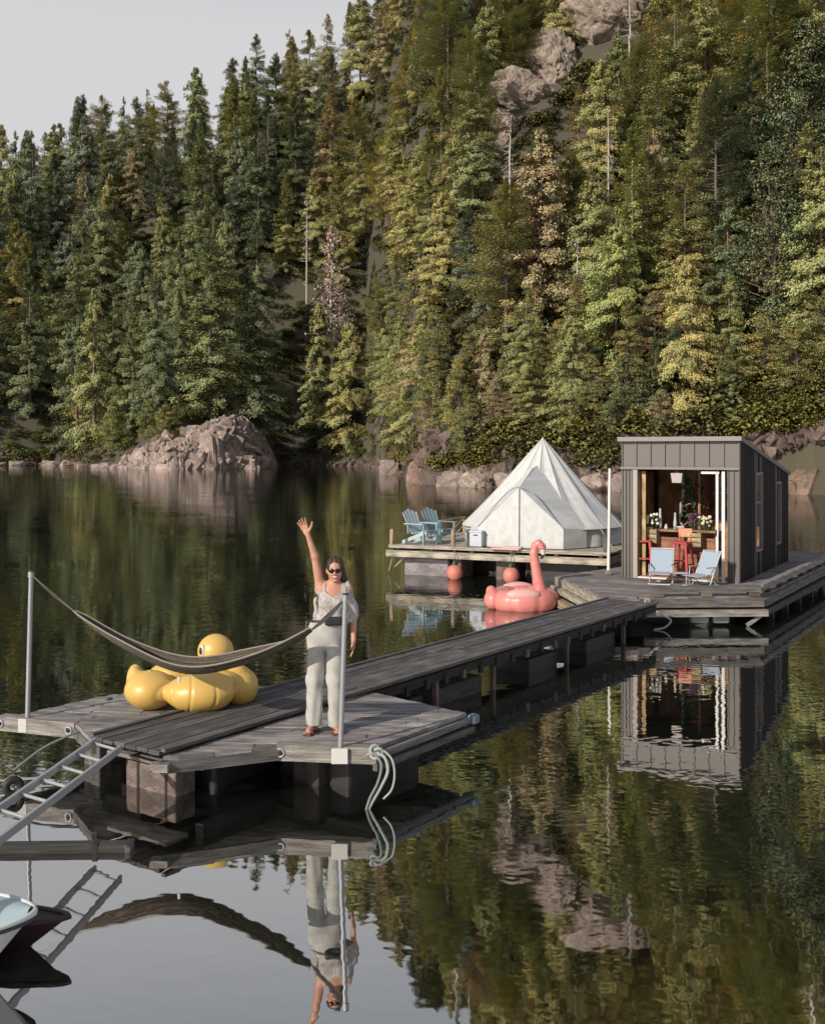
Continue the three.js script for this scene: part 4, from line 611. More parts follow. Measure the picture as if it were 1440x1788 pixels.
  const plant = thing('hanging_plant', 'tall dried branch standing inside the cabin opening', 'plant', inCabin(.86, .05, -1.5), CAB_TURN); part('trunk', tube([[0, 0, 0], [.03, .7, .02], [-.03, 1.3, 0], [.05, 1.8, .03], [0, 2.1, 0]], .035, 30, 7), mat(.34, .29, .25, .9), plant); { const r = rng(8), lv = []; for (let i = 0; i < 60; i++) { const l = new THREE.SphereGeometry(.07, 5, 4); l.scale(.5, 1.2, .2); l.rotateZ(r() * 3); l.rotateY(r() * 6); l.translate((r() - .5) * .6 + .25, 1.1 + r() * .9, (r() - .5) * .4); lv.push(l); } part('leaves', lv, mat(.03, .055, .03, .8), plant); } for (const y of [.9, 1.3, 1.7]) part('twig', tube([[0, y, 0], [.1, y + .12, .04], [.2, y + .16, .03]], .012, 10, 5), mat(.30, .26, .22, .9), plant);
  // jars and tools on the shelves
  const r = rng(55); for (let i = 0; i < 7; i++) { const s = thing('glass_jar', `clear spice jar with pale lid, ${['first', 'second', 'third', 'fourth', 'fifth', 'sixth', 'last'][i]} in the shelf row`, 'jar', inCabin(1.52 + i * .11, 1.395, -2.38), CAB_TURN, 'spice jars in a row on the shelf'), h = .1 + .03 * r(); part('body', new THREE.CylinderGeometry(.035, .035, h, 12).translate(0, h / 2, 0), mat(.40 + .25 * r(), .30, .24, .3), s); part('lid', new THREE.CylinderGeometry(.036, .036, .022, 12).translate(0, h + .011, 0), M.white, s); }
  const bowl = thing('mixing_bowl', 'pale bowl on the white upper shelf', 'bowl', inCabin(1.66, 1.735, -2.38), CAB_TURN); part('bowl', new THREE.LatheGeometry([[.001, .004], [.06, 0], [.14, .1], [.15, .1], [.065, .012], [.001, .012]].map((p) => new THREE.Vector2(...p)), 24), mat(.5, .48, .45, .4), bowl); part('foot', new THREE.CylinderGeometry(.06, .065, .012, 18).translate(0, .0, 0), M.white, bowl);
}
// folding chairs before the cabin
function foldingChair(label, x, z, turn) {
  const t = thing('folding_chair', label, 'folding chair', [x, .553, z], turn, 'low folding chairs before the cabin'), cloth = mat(.29, .35, .43, .85), fr = mat(.62, .62, .62, .35, { metalness: .4 });
  const sheet = (a, b, w) => { const g = rbox(w, .02, Math.hypot(b[1] - a[1], b[0] - a[0]), .008); g.rotateX(Math.atan2(-(b[0] - a[0]), b[1] - a[1])); g.translate(0, (a[0] + b[0]) / 2, (a[1] + b[1]) / 2); return g; };
  t.scale.setScalar(.84);
  part('backrest', sheet([.26, -.1], [.78, -.36], .5), cloth, t); part('seat', sheet([.26, -.08], [.24, .34], .5), mat(.33, .33, .37, .85), t);
  for (const s of [-.265, .265]) { part('side_frame', tube([[s, .81, -.375], [s, .27, -.1], [s, .02, .02], [s, .01, .1], [s, .01, .34]], .011, 24, 6), fr, t); part('leg', tube([[s, .01, -.3], [s, .13, -.05], [s, .25, .36], [s, .26, .37]], .011, 20, 6), fr, t); part('armrest', rbox(.035, .022, .34, .008, s, .44, -.04), mat(.30, .24, .2, .6), t); part('arm_post', rod([s, .26, .12], [s, .43, .1], .009), fr, t); }
  part('crossbar', rod([-.265, .80, -.372], [.265, .80, -.372], .011), fr, t); part('crossbar', rod([-.265, .01, .34], [.265, .01, .34], .011), fr, t); part('crossbar', rod([-.265, .01, -.3], [.265, .01, -.3], .011), fr, t);
}
foldingChair('pale blue folding chair facing the camera, before the outer half of the opening', 4.98, -21.85, -.35);
foldingChair('pale blue folding chair turned sideways, nearest the white door posts', 5.68, -21.42, -1.0);
{ const t = thing('side_table', 'low wire table between the folding chairs', 'table', [5.36, .55, -21.75], -.5); part('top', rbox(.32, .02, .26, .008, 0, .22, 0), mat(.36, .36, .40, .6), t); for (const a of [-1, 1]) for (const b of [-1, 1]) part('leg', rod([a * .12, .21, b * .09], [a * .14, 0, b * .11], .008), mat(.5, .5, .5, .4, { metalness: .4 }), t); }
{ const t = thing('white_post', 'slim white post standing at the cabin corner beside the tent', 'post', [4.2, .55, -23.35]); part('shaft', rod([0, 0, 0], [.03, 2.28, 0], .035, .03, 12), mat(.66, .64, .58, .6), t); part('base', rbox(.12, .1, .12, .02, 0, .05, 0), W.beam, t); }

// ---------------------------------------------------------------- tent platform
const TP = [-.62, 0, -28.2], TT = -.416;
function onTent(x, y, z) { const c = Math.cos(TT), s = Math.sin(TT); return [TP[0] + x * c + z * s, y, TP[2] - x * s + z * c]; }
{
  const t = thing('tent_platform', 'pale timber floating platform that carries the white tent', 'platform', TP, TT), PW = 5.75, PD = 5.5;
  planks(t, [[[0, 0], [PW, 0], [PW, -PD], [0, -PD]]], 0, .18, .008, .75, .04, W.pale, 9, 3.6);
  part('edge_beam', box(PW + .05, .16, .1, PW / 2, .57, .06), W.pale[0], t); part('edge_beam', box(.1, .16, PD - .1, .04, .57, -PD / 2), W.pale[1], t); part('edge_beam', box(.1, .16, PD - .1, PW - .02, .57, -PD / 2), W.pale[1], t);
  for (let i = 0; i < 6; i++) part('spacer_block', box(.09, .06, .09, .15 + i * (PW - .3) / 5, .68, .05), W.dark, t);
  part('sill_board', box(PW, .035, .14, PW / 2, .77, -.06), W.pale[2], t);
  part('float', rbox(1.25, .62, .9, .05, .95, .14, -.7), M.foam, t); part('float', rbox(.22, .6, .9, .03, 1.85, .2, -.6), W.concrete, t); part('float', rbox(.5, .6, .9, .03, 3.1, .2, -.7), W.concrete, t);
  for (const [x, z, w, d] of [[4.5, -2, 1.9, 3.2], [2.4, -3, 1.6, 3.4], [.9, -3.8, 1.4, 2.4]]) part('float', rbox(w, .6, d, .05, x, .16, z), M.black, t);
  part('brace', bar([.08, .5, -.1], [-.12, .06, -.3], .04, .03), W.pale[0], t); part('brace', bar([.1, .2, -.2], [.45, .5, -.1], .04, .03), W.pale[0], t);
  // low rail on the open side
  const ry = 1.18; for (const z of [-.08, -2.5, -5.3]) part('rail_post', box(.08, ry - .75, .08, .06, (ry + .75) / 2 - .002, z), W.tan, t); part('rail', box(.05, .05, 2.9, .06, ry + .02, -3.9), W.tan, t); part('rail', tube([[.06, ry - .05, -.08], [.06, ry - .1, -1.3], [.06, ry - .04, -2.5]], .012, 16, 6), W.tan, t);
  for (const [x, z] of [[1.75, -.12], [2.02, -.5], [PW - .1, -.15]]) part('rail_post', box(.08, .46, .08, x, .98, z), x < 2 ? W.tan : W.grey, t); part('rail', bar([.06, 1.2, -5.3], [1.75, 1.22, -.12], .03, .03), W.tan, t);
}
// bell tent
{
  const c = onTent(3.3, .77, -2.75), t = thing('bell_tent', 'large white canvas bell tent with a closed front door on the timber platform', 'tent', c, 0), R = 2.16, EH = .46, TH = 2.74;
  const weave = texture(256, 256, (() => { const a = tileNoise(8, 8, 51), b = tileNoise(60, 60, 52); return (u, v) => { const k = .90 + .08 * a(u, v) + .06 * (b(u, v) - .5); return [k, k, k]; }; })(), true), canvas = mat(.58, .585, .59, .92, { map: weave }), DOOR = Math.atan2(.92, -.38);
  const gores = 14, ang = (u) => u * 2 * Math.PI, sag = (u, v) => { const g = (u * gores) % 1, mid = Math.sin(g * Math.PI); return 1 - .055 * mid * Math.sin(Math.PI * v) - .035 * Math.sin(Math.PI * Math.min(1, v * 1.05)); };
  const cone = []; const nu = 168, nv = 34, P = [], U = [], I = [];
  for (let j = 0; j <= nv; j++) for (let i = 0; i <= nu; i++) { const u = i / nu, v = j / nv, a = ang(u), pl = 1 + .03 * Math.pow(1 - v, .6) * v * Math.sin(a * 21 + Math.sin(a * 5) * 2), r = lerp(.035, R, v) * sag(u, v) * pl, y = lerp(TH, EH, v) - .05 * Math.sin(Math.PI * v) * Math.sin(((u * gores) % 1) * Math.PI); P.push(Math.cos(a) * r, y, Math.sin(a) * r); U.push(a * 2, v * 3); }
  for (let j = 0; j < nv; j++) for (let i = 0; i < nu; i++) { const p = j * (nu + 1) + i; I.push(p, p + 1, p + nu + 1, p + 1, p + nu + 2, p + nu + 1); }
  const g = new THREE.BufferGeometry(); g.setAttribute('position', new THREE.Float32BufferAttribute(P, 3)); g.setAttribute('uv', new THREE.Float32BufferAttribute(U, 2)); g.setIndex(I); g.computeVertexNormals(); const cn = part('canopy', g, canvas, t);
  { const w = new THREE.CylinderGeometry(R * .955, R * .965, EH, 84, 3, true); const p = w.attributes.position; for (let i = 0; i < p.count; i++) { const a = Math.atan2(p.getZ(i), p.getX(i)), k = 1 + .012 * Math.sin(a * 28); p.setX(i, p.getX(i) * k); p.setZ(i, p.getZ(i) * k); } w.computeVertexNormals(); w.translate(0, EH / 2, 0); part('wall', w, canvas, t); }
  // hem and seams
  for (let k = 0; k < gores; k++) { const a = k / gores * 2 * Math.PI, pts = []; for (let j = 0; j <= 12; j++) { const v = j / 12, r = lerp(.035, R, v) * (1 - .035 * Math.sin(Math.PI * Math.min(1, v * 1.05))) + .006; pts.push([Math.cos(a) * r, lerp(TH, EH, v) + .006, Math.sin(a) * r]); } part('seam', tube(pts, .008, 24, 5), mat(.50, .50, .49, .9), cn); }
  part('hem', new THREE.TorusGeometry(R, .014, 6, 90).rotateX(Math.PI / 2).translate(0, EH, 0), canvas, cn);
  // A-frame entrance: two upright door panels and the two roof flaps reaching back to the cone
  const f = (x, y, z) => { const nx = Math.cos(DOOR), nz = Math.sin(DOOR); return [nx * z - nz * -x, y, nz * z + nx * -x]; };   // x across (to the right as seen from outside), z outwards
  const apex = f(0, 1.52, 2.16), bl = f(-1.12, 0, 2.12), br = f(1.12, 0, 2.12), mid = f(0, 0, 2.18), bl2 = f(-1.12, .5, 2.1), br2 = f(1.12, .5, 2.1);
  const top = (s) => f(s * .02, 2.06, .64), backL = f(-1.55, .48, 1.45), backR = f(1.55, .48, 1.45);
  const tri = (list) => { const q = [], uv = []; for (const tr of list) for (const p of tr) { q.push(...p); uv.push(p[0] + p[2], p[1]); } const gg = new THREE.BufferGeometry(); gg.setAttribute('position', new THREE.Float32BufferAttribute(q, 3)); gg.setAttribute('uv', new THREE.Float32BufferAttribute(uv, 2)); gg.computeVertexNormals(); return gg; };
  part('door_panel', tri([[mid, apex, bl2], [mid, bl2, bl]]), canvas, t); part('door_panel', tri([[mid, br2, apex], [mid, br, br2]]), canvas, t);
  part('door_roof', tri([[apex, top(-1), backL], [apex, backL, bl2]]), canvas, t); part('door_roof', tri([[apex, br2, backR], [apex, backR, top(1)]]), canvas, t);
  part('door_side', tri([[bl, bl2, backL], [bl, backL, f(-1.55, 0, 1.45)]]), canvas, t); part('door_side', tri([[br, backR, br2], [br, f(1.55, 0, 1.45), backR]]), canvas, t);
  part('zip', tube([[mid[0], .02, mid[2] + .01], [lerp(mid[0], apex[0], .5), .78, lerp(mid[2], apex[2], .5) + .012], [apex[0], 1.5, apex[2] + .012]], .013, 12, 5), mat(.10, .10, .10, .8), t);
  part('piping', tube([bl2, apex, br2].map((p) => [p[0], p[1] + .012, p[2] + .01]), .016, 40, 5), mat(.30, .30, .30, .8), t);
  part('ground_flap', tri([[f(-.3, .012, 2.2), f(.6, .012, 2.2), f(.6, .012, 2.35)], [f(-.3, .012, 2.2), f(.6, .012, 2.35), f(-.3, .012, 2.35)]]), canvas, t);
  part('cap', new THREE.ConeGeometry(.07, .14, 14).translate(0, TH + .02, 0), canvas, t);
  for (const a of [-.35, .05, .5, .95, 2.6, 3.0]) { const e = [Math.cos(a) * R, EH, Math.sin(a) * R], far = [Math.cos(a) * (R + .42), .02, Math.sin(a) * (R + .42)]; part('guy_rope', rod(e, far, .007, .007, 5), M.white, t); }
}
// things on and at the platform
function adirondack(label, pos, turn, col, col2) {
  const t = thing('deck_chair', label, 'deck chair', pos, turn, 'slatted deck chairs on the tent platform'); t.scale.setScalar(.93);
  for (let i = 0; i < 5; i++) { const x = -.22 + i * .11, h = .74 - .05 * Math.abs(i - 2); part('back_slat', bar([x * .8, .3, -.2], [x * 1.15, .3 + h * .9, -.2 - h * .42], .095, .02), col, t); }
  for (let i = 0; i < 5; i++) part('seat_slat', box(.52, .02, .085, 0, .385 - i * .022, .36 - (4 - i) * .0 - i * .115 + .0), col2, t);
  for (const s of [-1, 1]) { part('front_leg', bar([s * .28, 0, .34], [s * .28, .56, .34], .09, .025), col2, t); part('side_board', bar([s * .25, .36, .4], [s * .25, .03, -.5], .025, .1), col2, t); part('armrest', box(.13, .022, .72, s * .31, .572, .02), col, t); part('arm_support', bar([s * .28, .3, -.25], [s * .28, .56, -.27], .05, .025), col2, t); }
  part('back_brace', box(.6, .06, .025, 0, .55, -.34), col2, t);
}
adirondack('light blue slatted deck chair at the open corner of the tent platform', onTent(.62, .77, -.72), TT + 1.25, mat(.33, .41, .46, .6), mat(.34, .44, .48, .6));
adirondack('darker teal slatted deck chair just behind the light blue one', onTent(.78, .77, -1.55), TT + 1.15, mat(.17, .26, .29, .6), mat(.24, .36, .39, .6));
function buoy(label, x) {
  const p = onTent(x, .17, .25), t = thing('fender_ball', label, 'fender', p, 0, 'red ball fenders hanging from the platform'), red = mat(.50, .17, .125, .5);
  const g = new THREE.SphereGeometry(.2, 28, 20); g.scale(1, 1.05, 1); part('ball', g, red, t); part('neck', new THREE.CylinderGeometry(.05, .09, .1, 16).translate(0, .23, 0), mat(.03, .03, .035, .5), t); part('eye', new THREE.TorusGeometry(.035, .012, 6, 14).translate(0, .3, 0), M.black, t); part('rope', tube([[0, .3, 0], [.0, .45, -.05], [0, .61, -.17]], .01, 12, 6), M.ropeDark, t);
}
buoy('red ball fender hanging under the railing post of the tent platform', 1.94); buoy('red ball fender hanging right behind the pink flamingo', 3.42);
single('storage_box', [rbox(.34, .36, .3, .03, 0, .18, 0), rbox(.36, .05, .32, .015, 0, .385, 0)], mat(.46, .48, .56, .6), 'pale lilac storage box beside the tent wall at the railing post', 'storage box', onTent(2.25, .77, -.55), TT);
{ const t = scene.children[scene.children.length - 1]; part('handle', rbox(.12, .025, .02, .006, 0, .3, .16), M.black, t); }
{ const r = thing('folded_towel', 'pink towel lying on the platform edge behind the flamingo', 'towel', onTent(3.2, .79, .02), TT); part('cloth', rbox(.75, .05, .2, .02), mat(.55, .32, .31, .95), r); part('fold', rbox(.5, .04, .16, .018, .18, .04, .01), mat(.58, .36, .35, .95), r); }
{ const t = thing('thin_pole', 'thin yellowish pole rising behind the tent', 'pole', onTent(5.45, .75, -4.7)); part('shaft', rod([0, 0, 0], [-.02, 2.65, 0], .035, .028, 10), W.pale[2], t); part('foot', box(.12, .05, .12, 0, .025, 0), W.grey, t); }
// ---------------------------------------------------------------- inflatable duck on the dock
{
  const t = thing('inflatable_duck', 'giant yellow inflatable duck ring sitting on the near dock under the hammock', 'inflatable', [-2.36, .5, -11.5], 0);
  const yellow = mat(.60, .385, .10, .42, { clearcoat: .2, clearcoatRoughness: .35 }), k = .03;
  const body = (x, y, z) => {
    let d = ell(x, y, z, [-.38, .2, .10], [.27, .2, .27]); d = smin(d, ell(x, y, z, [-.57, .31, .0], [.085, .14, .1]), .05);
    d = smin(d, ell(x, y, z, [.16, .2, .24], [.36, .2, .26]), k); d = smin(d, ell(x, y, z, [.33, .33, .17], [.2, .1, .14]), .05); d = smin(d, ell(x, y, z, [.53, .2, -.08], [.19, .2, .24]), k);
    d = smin(d, ell(x, y, z, [-.24, .23, -.28], [.27, .2, .22]), k); d = smin(d, ell(x, y, z, [.22, .24, -.34], [.3, .21, .22]), k); d = smin(d, ell(x, y, z, [.5, .36, -.06], [.1, .08, .13]), .04);
    d = Math.max(d, -y + .002) ; const seam = Math.abs(((Math.atan2(z, x) * 2.2 + y * .4) % 1 + 1) % 1 - .5); return d + .006 * Math.exp(-Math.pow((.5 - seam) * 16, 2)) + .006 * fbm(x * 5, y * 5, z * 5, 2);
  };
  part('body', sdfGeo(body, [-.72, -.02, -.6], [.76, .5, .55], .014), yellow, t);
  const head = part('head', sdfGeo((x, y, z) => { let d = ell(x, y, z, [.26, .565, -.12], [.19, .185, .185]); d = smin(d, cap(x, y, z, [.27, .34, -.16], [.26, .54, -.13], .19, .13), .05); return d; }, [.04, .2, -.4], [.5, .84, .12], .011), yellow, t);
  part('bill', sdfGeo((x, y, z) => smin(ell(x, y, z, [.335, .535, .05], [.095, .03, .09]), ell(x, y, z, [.33, .505, .035], [.08, .022, .08]), .008), [.2, .46, -.12], [.48, .6, .18], .006), mat(.50, .20, .08, .45), head);
  for (const [x, y, z, r] of [[.145, .595, .02, .055]]) { const e = new THREE.SphereGeometry(r, 18, 14); e.scale(.6, 1.15, .45); e.rotateY(x < .2 ? -.6 : .6); e.translate(x, y, z); part('eye_white', e, mat(.6, .6, .55, .4), head); const p = new THREE.SphereGeometry(r * .6, 16, 12); p.scale(.6, 1.2, .5); p.rotateY(x < .2 ? -.6 : .6); p.translate(x + (x < .2 ? -.012 : .012), y, z + .014); part('pupil', p, M.black, head); }
  for (const s of [-.02, .03]) part('nostril', new THREE.SphereGeometry(.009, 8, 6).translate(.345 + s, .562, .11), M.black, head);
  part('valve', new THREE.CylinderGeometry(.016, .02, .02, 12).translate(-.38, .4, .12), mat(.6, .45, .12, .4), t);
}
// ---------------------------------------------------------------- inflatable flamingo on the water
{
  const t = thing('inflatable_flamingo', 'pink inflatable flamingo ring floating beside the tent platform', 'inflatable', [2.26, 0, -22.3], 0), pink = mat(.58, .195, .175, .42, { clearcoat: .2, clearcoatRoughness: .35 }), pale = mat(.62, .33, .30, .45);
  part('ring', sdfGeo((x, y, z) => { const a = Math.atan2(z, x), R = .48, r = .225 - .02 * Math.pow(Math.abs(Math.sin(a * 4)), 8) + .008 * fbm(x * 5, y * 5, z * 5, 2), q = Math.hypot(x / 1.05, z) - R; return Math.hypot(q, (y - .17) * .98) - r; }, [-.8, -.1, -.75], [.8, .42, .75], .016), pink, t);
  part('tail', sdfGeo((x, y, z) => smin(ell(x, y, z, [-.62, .19, .2], [.19, .2, .22]), ell(x, y, z, [-.66, .36, .1], [.1, .1, .12]), .05), [-.86, -.03, -.06], [-.38, .5, .46], .014), pink, t);
  for (const s of [-1, 1]) part('wing', sdfGeo((x, y, z) => ell(x, y, z, [-.05, .33, s * .56], [.34, .13, .13]), [-.42, .17, s * .56 - .16], [.32, .49, s * .56 + .16], .016), pale, t);
  const neck = (x, y, z) => { const p = [[.36, .22, .12], [.30, .55, .12], [.24, .9, .12], [.21, 1.12, .12], [.235, 1.27, .12], [.31, 1.32, .13], [.37, 1.26, .14]], r = [.16, .115, .095, .085, .078, .08, .085]; let d = 9; for (let i = 0; i < p.length - 1; i++) d = smin(d, cap(x, y, z, p[i], p[i + 1], r[i], r[i + 1]), .02); return d; };
  const nk = part('neck', sdfGeo(neck, [.08, .05, -.08], [.56, 1.44, .32], .012), pink, t);
  part('beak', sdfGeo((x, y, z) => smin(cap(x, y, z, [.385, 1.2, .15], [.395, 1.11, .155], .055, .04), cap(x, y, z, [.395, 1.1, .155], [.36, 1.03, .155], .038, .02), .01), [.28, .98, .07], [.47, 1.28, .24], .008), mat(.6, .5, .46, .4), nk); part('beak_tip', sdfGeo((x, y, z) => cap(x, y, z, [.39, 1.085, .157], [.36, 1.025, .157], .04, .022), [.31, .98, .09], [.45, 1.14, .22], .007), M.black, nk);
  part('eye', new THREE.SphereGeometry(.016, 10, 8).translate(.38, 1.285, .215), M.black, nk);
}
// ---------------------------------------------------------------- the waving woman
{
  const t = thing('person', 'smiling woman in white top, cream trousers and dark sunglasses, waving one raised arm', 'person', [-.838, .502, -10.47], .03);
  const blotch = texture(128, 128, (() => { const a = tileNoise(7, 7, 81), b = tileNoise(33, 33, 82); return (u, v) => { const k = .90 + .1 * a(u, v), q = .05 * b(u, v); return [k + q, k - .035 + q * .6, k - .05 + q * .5]; }; })(), true), lace = texture(256, 256, (() => { const a = tileNoise(26, 26, 83), b = tileNoise(60, 60, 84); return (u, v) => { const k = a(u, v) > .58 ? .88 : .99, q = k - .12 * b(u, v); return [q, q * .985, q * .985]; }; })(), true), linen = texture(256, 256, (() => { const a = tileNoise(90, 30, 85), b = tileNoise(30, 90, 86), c = tileNoise(6, 6, 87); return (u, v) => { const k = .84 + .08 * a(u, v) + .08 * b(u, v) + .06 * c(u, v); return [k, k, k]; }; })(), true);
  for (const q of [blotch, lace, linen]) q.repeat.set(3, 3);
  const skin = mat(.50, .275, .20, .55, { map: blotch }), cream = mat(.45, .44, .415, .95, { map: linen, bumpMap: linen, bumpScale: .004 }), white = mat(.49, .465, .455, .95, { map: lace, bumpMap: lace, bumpScale: .003 }), hair = mat(.035, .022, .016, .55), leather = mat(.09, .035, .028, .6);
  const HC = [.095, 1.555, .01];
  const torso = (x, y, z) => { let d = ell(x, y, z, [.072, 1.245, 0], [.122, .19, .09]); d = smin(d, cap(x, y, z, [-.035, 1.385, -.012], [.2, 1.36, -.012], .052, .052), .07); d = smin(d, ell(x, y, z, [.046, 1.085, 0], [.104, .13, .08]), .07); d = smin(d, ell(x, y, z, [.004, .955, 0], [.145, .13, .1]), .06); d = smin(d, ell(x, y, z, [.02, 1.25, .068], [.058, .058, .05]), .03); d = smin(d, ell(x, y, z, [.125, 1.243, .068], [.058, .058, .05]), .03); return smin(d, cap(x, y, z, [.085, 1.38, -.015], [.093, 1.47, 0], .05, .046), .04); };
  const EL = [-.098, 1.69, .03], WR = [-.162, 1.898, .06], EL2 = [.272, 1.12, -.06], WR2 = [.27, .895, .0];
  const arms = (x, y, z) => { let d = smin(cap(x, y, z, [-.05, 1.40, -.01], EL, .047, .036), cap(x, y, z, EL, WR, .036, .023), .015); const e = smin(cap(x, y, z, [.215, 1.365, -.01], EL2, .045, .035), cap(x, y, z, EL2, WR2, .035, .023), .015); return Math.min(d, e); };
  const legs = (x, y, z) => Math.min(smin(cap(x, y, z, [-.08, .9, 0], [-.1, .5, .01], .085, .055), cap(x, y, z, [-.1, .5, .01], [-.108, .09, -.01], .05, .034), .02), smin(cap(x, y, z, [.085, .9, 0], [.095, .5, .01], .085, .055), cap(x, y, z, [.095, .5, .01], [.1, .09, -.02], .05, .034), .02));
  const feet = (x, y, z) => { let d = 9; for (const [a, h, dx] of [[[-.108, .09, -.015], [-.105, .035, -.045], -.055], [[.1, .09, -.025], [.1, .035, -.055], .02]]) { const b = [a[0] + dx * .8, .035, a[2] + .115]; let f = smin(cap(x, y, z, a, h, .034, .03), cap(x, y, z, a, b, .032, .024), .02); f = smin(f, cap(x, y, z, h, b, .03, .026), .02); for (let k = 0; k < 5; k++) { const o = (k - 2) * .0145 * (dx < 0 ? 1 : -1), l = .05 - .006 * k, p = [b[0] + o, .027, b[2] + .012]; f = smin(f, cap(x, y, z, p, [p[0] + dx * .3, .024, p[2] + l], .0095, .008), .006); } d = Math.min(d, f); } return d; };
  const face = (x, y, z) => { const X = x - HC[0], Y = y - HC[1], Z = z - HC[2]; let d = ell(X, Y, Z, [0, .03, -.014], [.075, .094, .092]); d = smin(d, ell(X, Y, Z, [0, -.045, .016], [.057, .068, .064]), .04); d = smin(d, ell(X, Y, Z, [0, -.094, .052], [.022, .018, .02]), .02); d = smin(d, cap(X, Y, Z, [0, .012, .078], [0, -.024, .098], .009, .012), .012); d = smin(d, ell(X, Y, Z, [0, -.028, .09], [.018, .01, .012]), .008); for (const s of [-1, 1]) { d = smin(d, ell(X, Y, Z, [s * .038, -.022, .058], [.026, .022, .022]), .02); d = smax(d, -ell(X, Y, Z, [s * .032, .006, .098], [.018, .012, .018]), .012); d = smin(d, ell(X, Y, Z, [s * .076, -.006, -.008], [.012, .032, .018]), .008); } d = smin(d, ell(X, Y, Z, [0, -.062, .075], [.026, .011, .014]), .008); return smin(d, cap(X, Y, Z, [-.004, -.06, -.02], [-.01, -.17, -.03], .05, .05), .03); };
  const handField = (W, dir, across, normal, curl, thumbOut) => { const at = (a, b, c) => [0, 1, 2].map((i) => W[i] + dir[i] * a + across[i] * b + normal[i] * c), caps = [];
    for (const [o, l, sp] of [[.027, .07, .22], [.009, .079, .06], [-.009, .073, -.07], [-.026, .057, -.2]]) { const b = at(.088, o, 0), m = at(.088 + l * .52, o + sp * l * .5, curl * l * .18), e = at(.088 + l, o + sp * l * .95, curl * l * .5); caps.push([at(.05, o * .8, 0), b, .0105, .0098], [b, m, .0096, .0088], [m, e, .0088, .0074]); }
    const tb = at(.03, .022, .006), tm = at(.062, .022 + .032 * thumbOut, .012), te = at(.094, .022 + .05 * thumbOut, .012 + curl * .01); caps.push([tb, tm, .014, .0115], [tm, te, .0112, .0085]);
    const p0 = at(.0, .0, 0), pc = [at(.03, .02, 0), at(.08, .026, 0), at(.03, -.018, 0), at(.082, -.025, 0), at(.085, 0, 0)];
    return (x, y, z) => { let d = cap(x, y, z, p0, at(.03, 0, 0), .022, .021); for (const q of pc) d = smin(d, cap(x, y, z, p0, q, .017, .0125), .012); for (const c of caps) d = smin(d, cap(x, y, z, ...c), .004); return d; }; };
  const unit = (v) => { const l = Math.hypot(...v); return v.map((q) => q / l); };
  const h1 = handField(WR, unit([-.42, .9, .05]), unit([.9, .42, 0]), [0, 0, 1], .45, 1.35), h2 = handField(WR2, unit([.02, -1, .1]), unit([0, .1, 1]), [-1, 0, 0], .7, .7);
  const body = [sdfGeo((x, y, z) => smin(smin(torso(x, y, z), arms(x, y, z), .035), legs(x, y, z), .04), [-.26, .04, -.16], [.36, 1.93, .16], .0115), sdfGeo(face, [-.02, 1.38, -.13], [.21, 1.69, .14], .0045), sdfGeo(h1, [-.30, 1.86, .0], [-.04, 2.11, .13], .0036), sdfGeo(h2, [.18, .66, -.09], [.35, .94, .13], .0036), sdfGeo(feet, [-.24, -.005, -.1], [.16, .13, .19], .005)];
  part('body', body, skin, t);
  // trousers
  part('trousers', sdfGeo((x, y, z) => { let d = smin(torso(x, y, z) - .016, 9, .01); d = Math.max(d, y - 1.075); d = smin(d, ell(x, y, z, [.004, .95, -.005], [.157, .17, .112]), .04); const w = .006 * Math.sin(y * 26 + x * 30) * Math.sin(z * 24 + y * 9) + .005 * Math.sin(Math.atan2(z, x + .1) * 5 + y * 6) * smooth(.9, .3, y); const r0 = smin(cap(x, y, z, [-.08, .92, 0], [-.098, .5, .012], .088, .078), cap(x, y, z, [-.098, .5, .012], [-.106, .02, .0], .078, .074), .03), l0 = smin(cap(x, y, z, [.085, .92, 0], [.094, .5, .012], .088, .076), cap(x, y, z, [.094, .5, .012], [.1, .0, -.01], .076, .071), .03); d = smin(d, Math.min(r0, l0), .025) + w; d = Math.max(d, (x < 0 ? .072 : .05) - y); return d; }, [-.26, .03, -.17], [.26, 1.12, .17], .0085), cream, t);
  part('waistband', sdfGeo((x, y, z) => Math.max(torso(x, y, z) - .021, Math.abs(y - 1.06) - .02), [-.14, 1.02, -.14], [.22, 1.1, .14], .007), cream, t);
  // camisole with open loose shirt over one shoulder
  part('camisole', sdfGeo((x, y, z) => { let d = torso(x, y, z) - .011 + .004 * Math.sin(x * 60 + y * 31) * Math.sin(y * 52); d = smin(d, ell(x, y, z, [.055, 1.1, .0], [.122, .1, .095]), .03); d = Math.max(d, 1.058 - y); const neckline = 1.30 + Math.min(.06, Math.abs(x - .085) * .75) - (z < 0 ? -.02 : 0); d = Math.max(d, y - neckline); for (const s of [-.005, .165]) d = Math.min(d, Math.max(torso(x, y, z) - .009, Math.abs(x - s) - .012, 1.28 - y, y - 1.44)); return d; }, [-.14, 1.04, -.15], [.27, 1.43, .16], .0075), white, t);
  part('loose_shirt', sdfGeo((x, y, z) => { const fold = .006 * Math.sin(y * 40 + x * 70); let d = smin(cap(x, y, z, [.19, 1.375, -.015], [.256, 1.2, -.03], .058, .056), cap(x, y, z, [.256, 1.2, -.03], [.262, 1.1, -.03], .056, .054), .03); d = smin(d, Math.max(ell(x, y, z, [.2, 1.2, -.015], [.05, .23, .1]), 1.0 - y), .04); const e = Math.max(ell(x, y, z, [-.085, 1.15, -.02], [.028, .19, .075]), 1.0 - y, y - 1.30); return Math.min(Math.max(d, 1.04 - y), e) + fold; }, [-.15, .97, -.16], [.36, 1.46, .13], .0075), white, t);
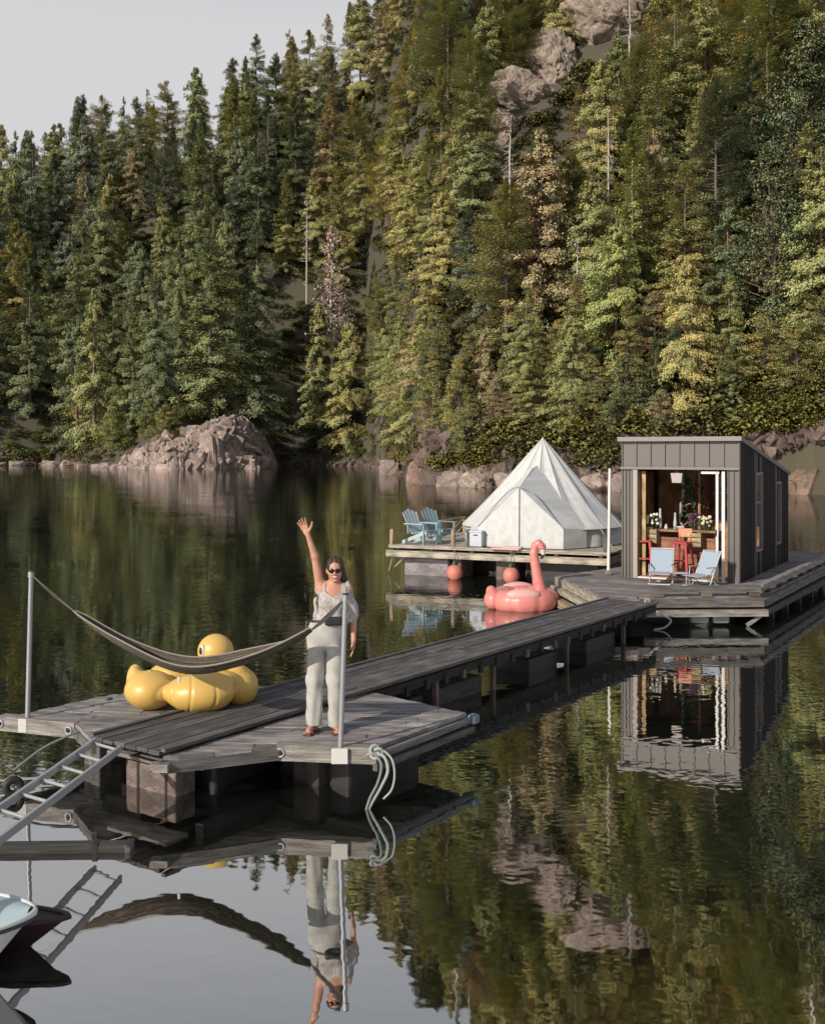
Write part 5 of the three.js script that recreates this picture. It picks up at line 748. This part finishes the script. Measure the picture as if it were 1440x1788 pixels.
  part('belt_bag', [(() => { const g = rbox(.17, .085, .06, .025, .085, 1.082, .125); g.rotateZ(0); return g; })()], M.black, t); part('belt', sdfGeo((x, y, z) => Math.max(torso(x, y, z) - .024, Math.abs(y - 1.085 - .1 * (x - .04)) - .011), [-.14, 1.04, -.15], [.22, 1.13, .15], .006), M.black, t);
  // hair, sunglasses, smile
  part('hair', sdfGeo((x, y, z) => { const X = x - HC[0], Y = y - HC[1], Z = z - HC[2]; let d = ell(X, Y, Z, [0, .036, -.02], [.086, .102, .1]) + .003 * Math.sin(X * 160 + Y * 40); d = smax(d, -ell(X, Y, Z, [-.004, -.022, .09], [.064, .105, .085]), .012); d = smax(d, -(Y + .06), .02); const tail = smin(cap(X, Y, Z, [.05, .0, -.075], [.085, -.1, -.06], .042, .034), cap(X, Y, Z, [.085, -.1, -.06], [.095, -.2, -.05], .034, .015), .02); const side = cap(X, Y, Z, [.07, .03, .02], [.078, -.09, .0], .016, .014); return smin(smin(d, tail, .02), side, .015); }, [-.03, 1.33, -.16], [.26, 1.72, .14], .0055), hair, t);
  const gl = part('sunglasses', [-1, 1].map((s) => { const g = new THREE.SphereGeometry(.027, 20, 14); g.scale(1.05, .85, .28); g.rotateY(s * .25); g.translate(HC[0] + s * .033, HC[1] + .004, HC[2] + .093); return g; }), mat(.006, .006, .007, .12), t);
  part('bridge', rod([HC[0] - .01, HC[1] + .01, HC[2] + .101], [HC[0] + .01, HC[1] + .01, HC[2] + .101], .004), M.black, gl); for (const s of [-1, 1]) part('temple', rod([HC[0] + s * .06, HC[1] + .012, HC[2] + .08], [HC[0] + s * .08, HC[1] + .008, HC[2] - .01], .004), M.black, gl);
  const lip = new THREE.TorusGeometry(.021, .0065, 8, 20, Math.PI); lip.rotateZ(Math.PI); lip.scale(1, .6, .6); lip.translate(HC[0], HC[1] - .054, HC[2] + .086); part('mouth', lip, mat(.40, .13, .11, .5), t);
  const teeth = new THREE.SphereGeometry(.016, 14, 8); teeth.scale(1, .26, .3); teeth.translate(HC[0], HC[1] - .056, HC[2] + .084); part('teeth', teeth, mat(.75, .72, .68, .4), t);
  for (const [x, z, dx] of [[-.108, -.015, -.055], [.1, -.025, .02]]) { const a = Math.atan2(dx, .16), s = rbox(.088, .018, .255, .008); s.rotateY(a); s.translate(x + dx * .4, .008, z + .055); const so = part('sandal', s, leather, t); for (const k of [.03, .1]) { const st = new THREE.TorusGeometry(.043, .009, 6, 16, Math.PI); st.rotateY(a); st.scale(1, .95 - k * 2, 1); st.translate(x + dx * (.2 + k * 5), .016, z + .03 + k); part('strap', st, leather, so); } }
}
renderer.render(scene, camera);
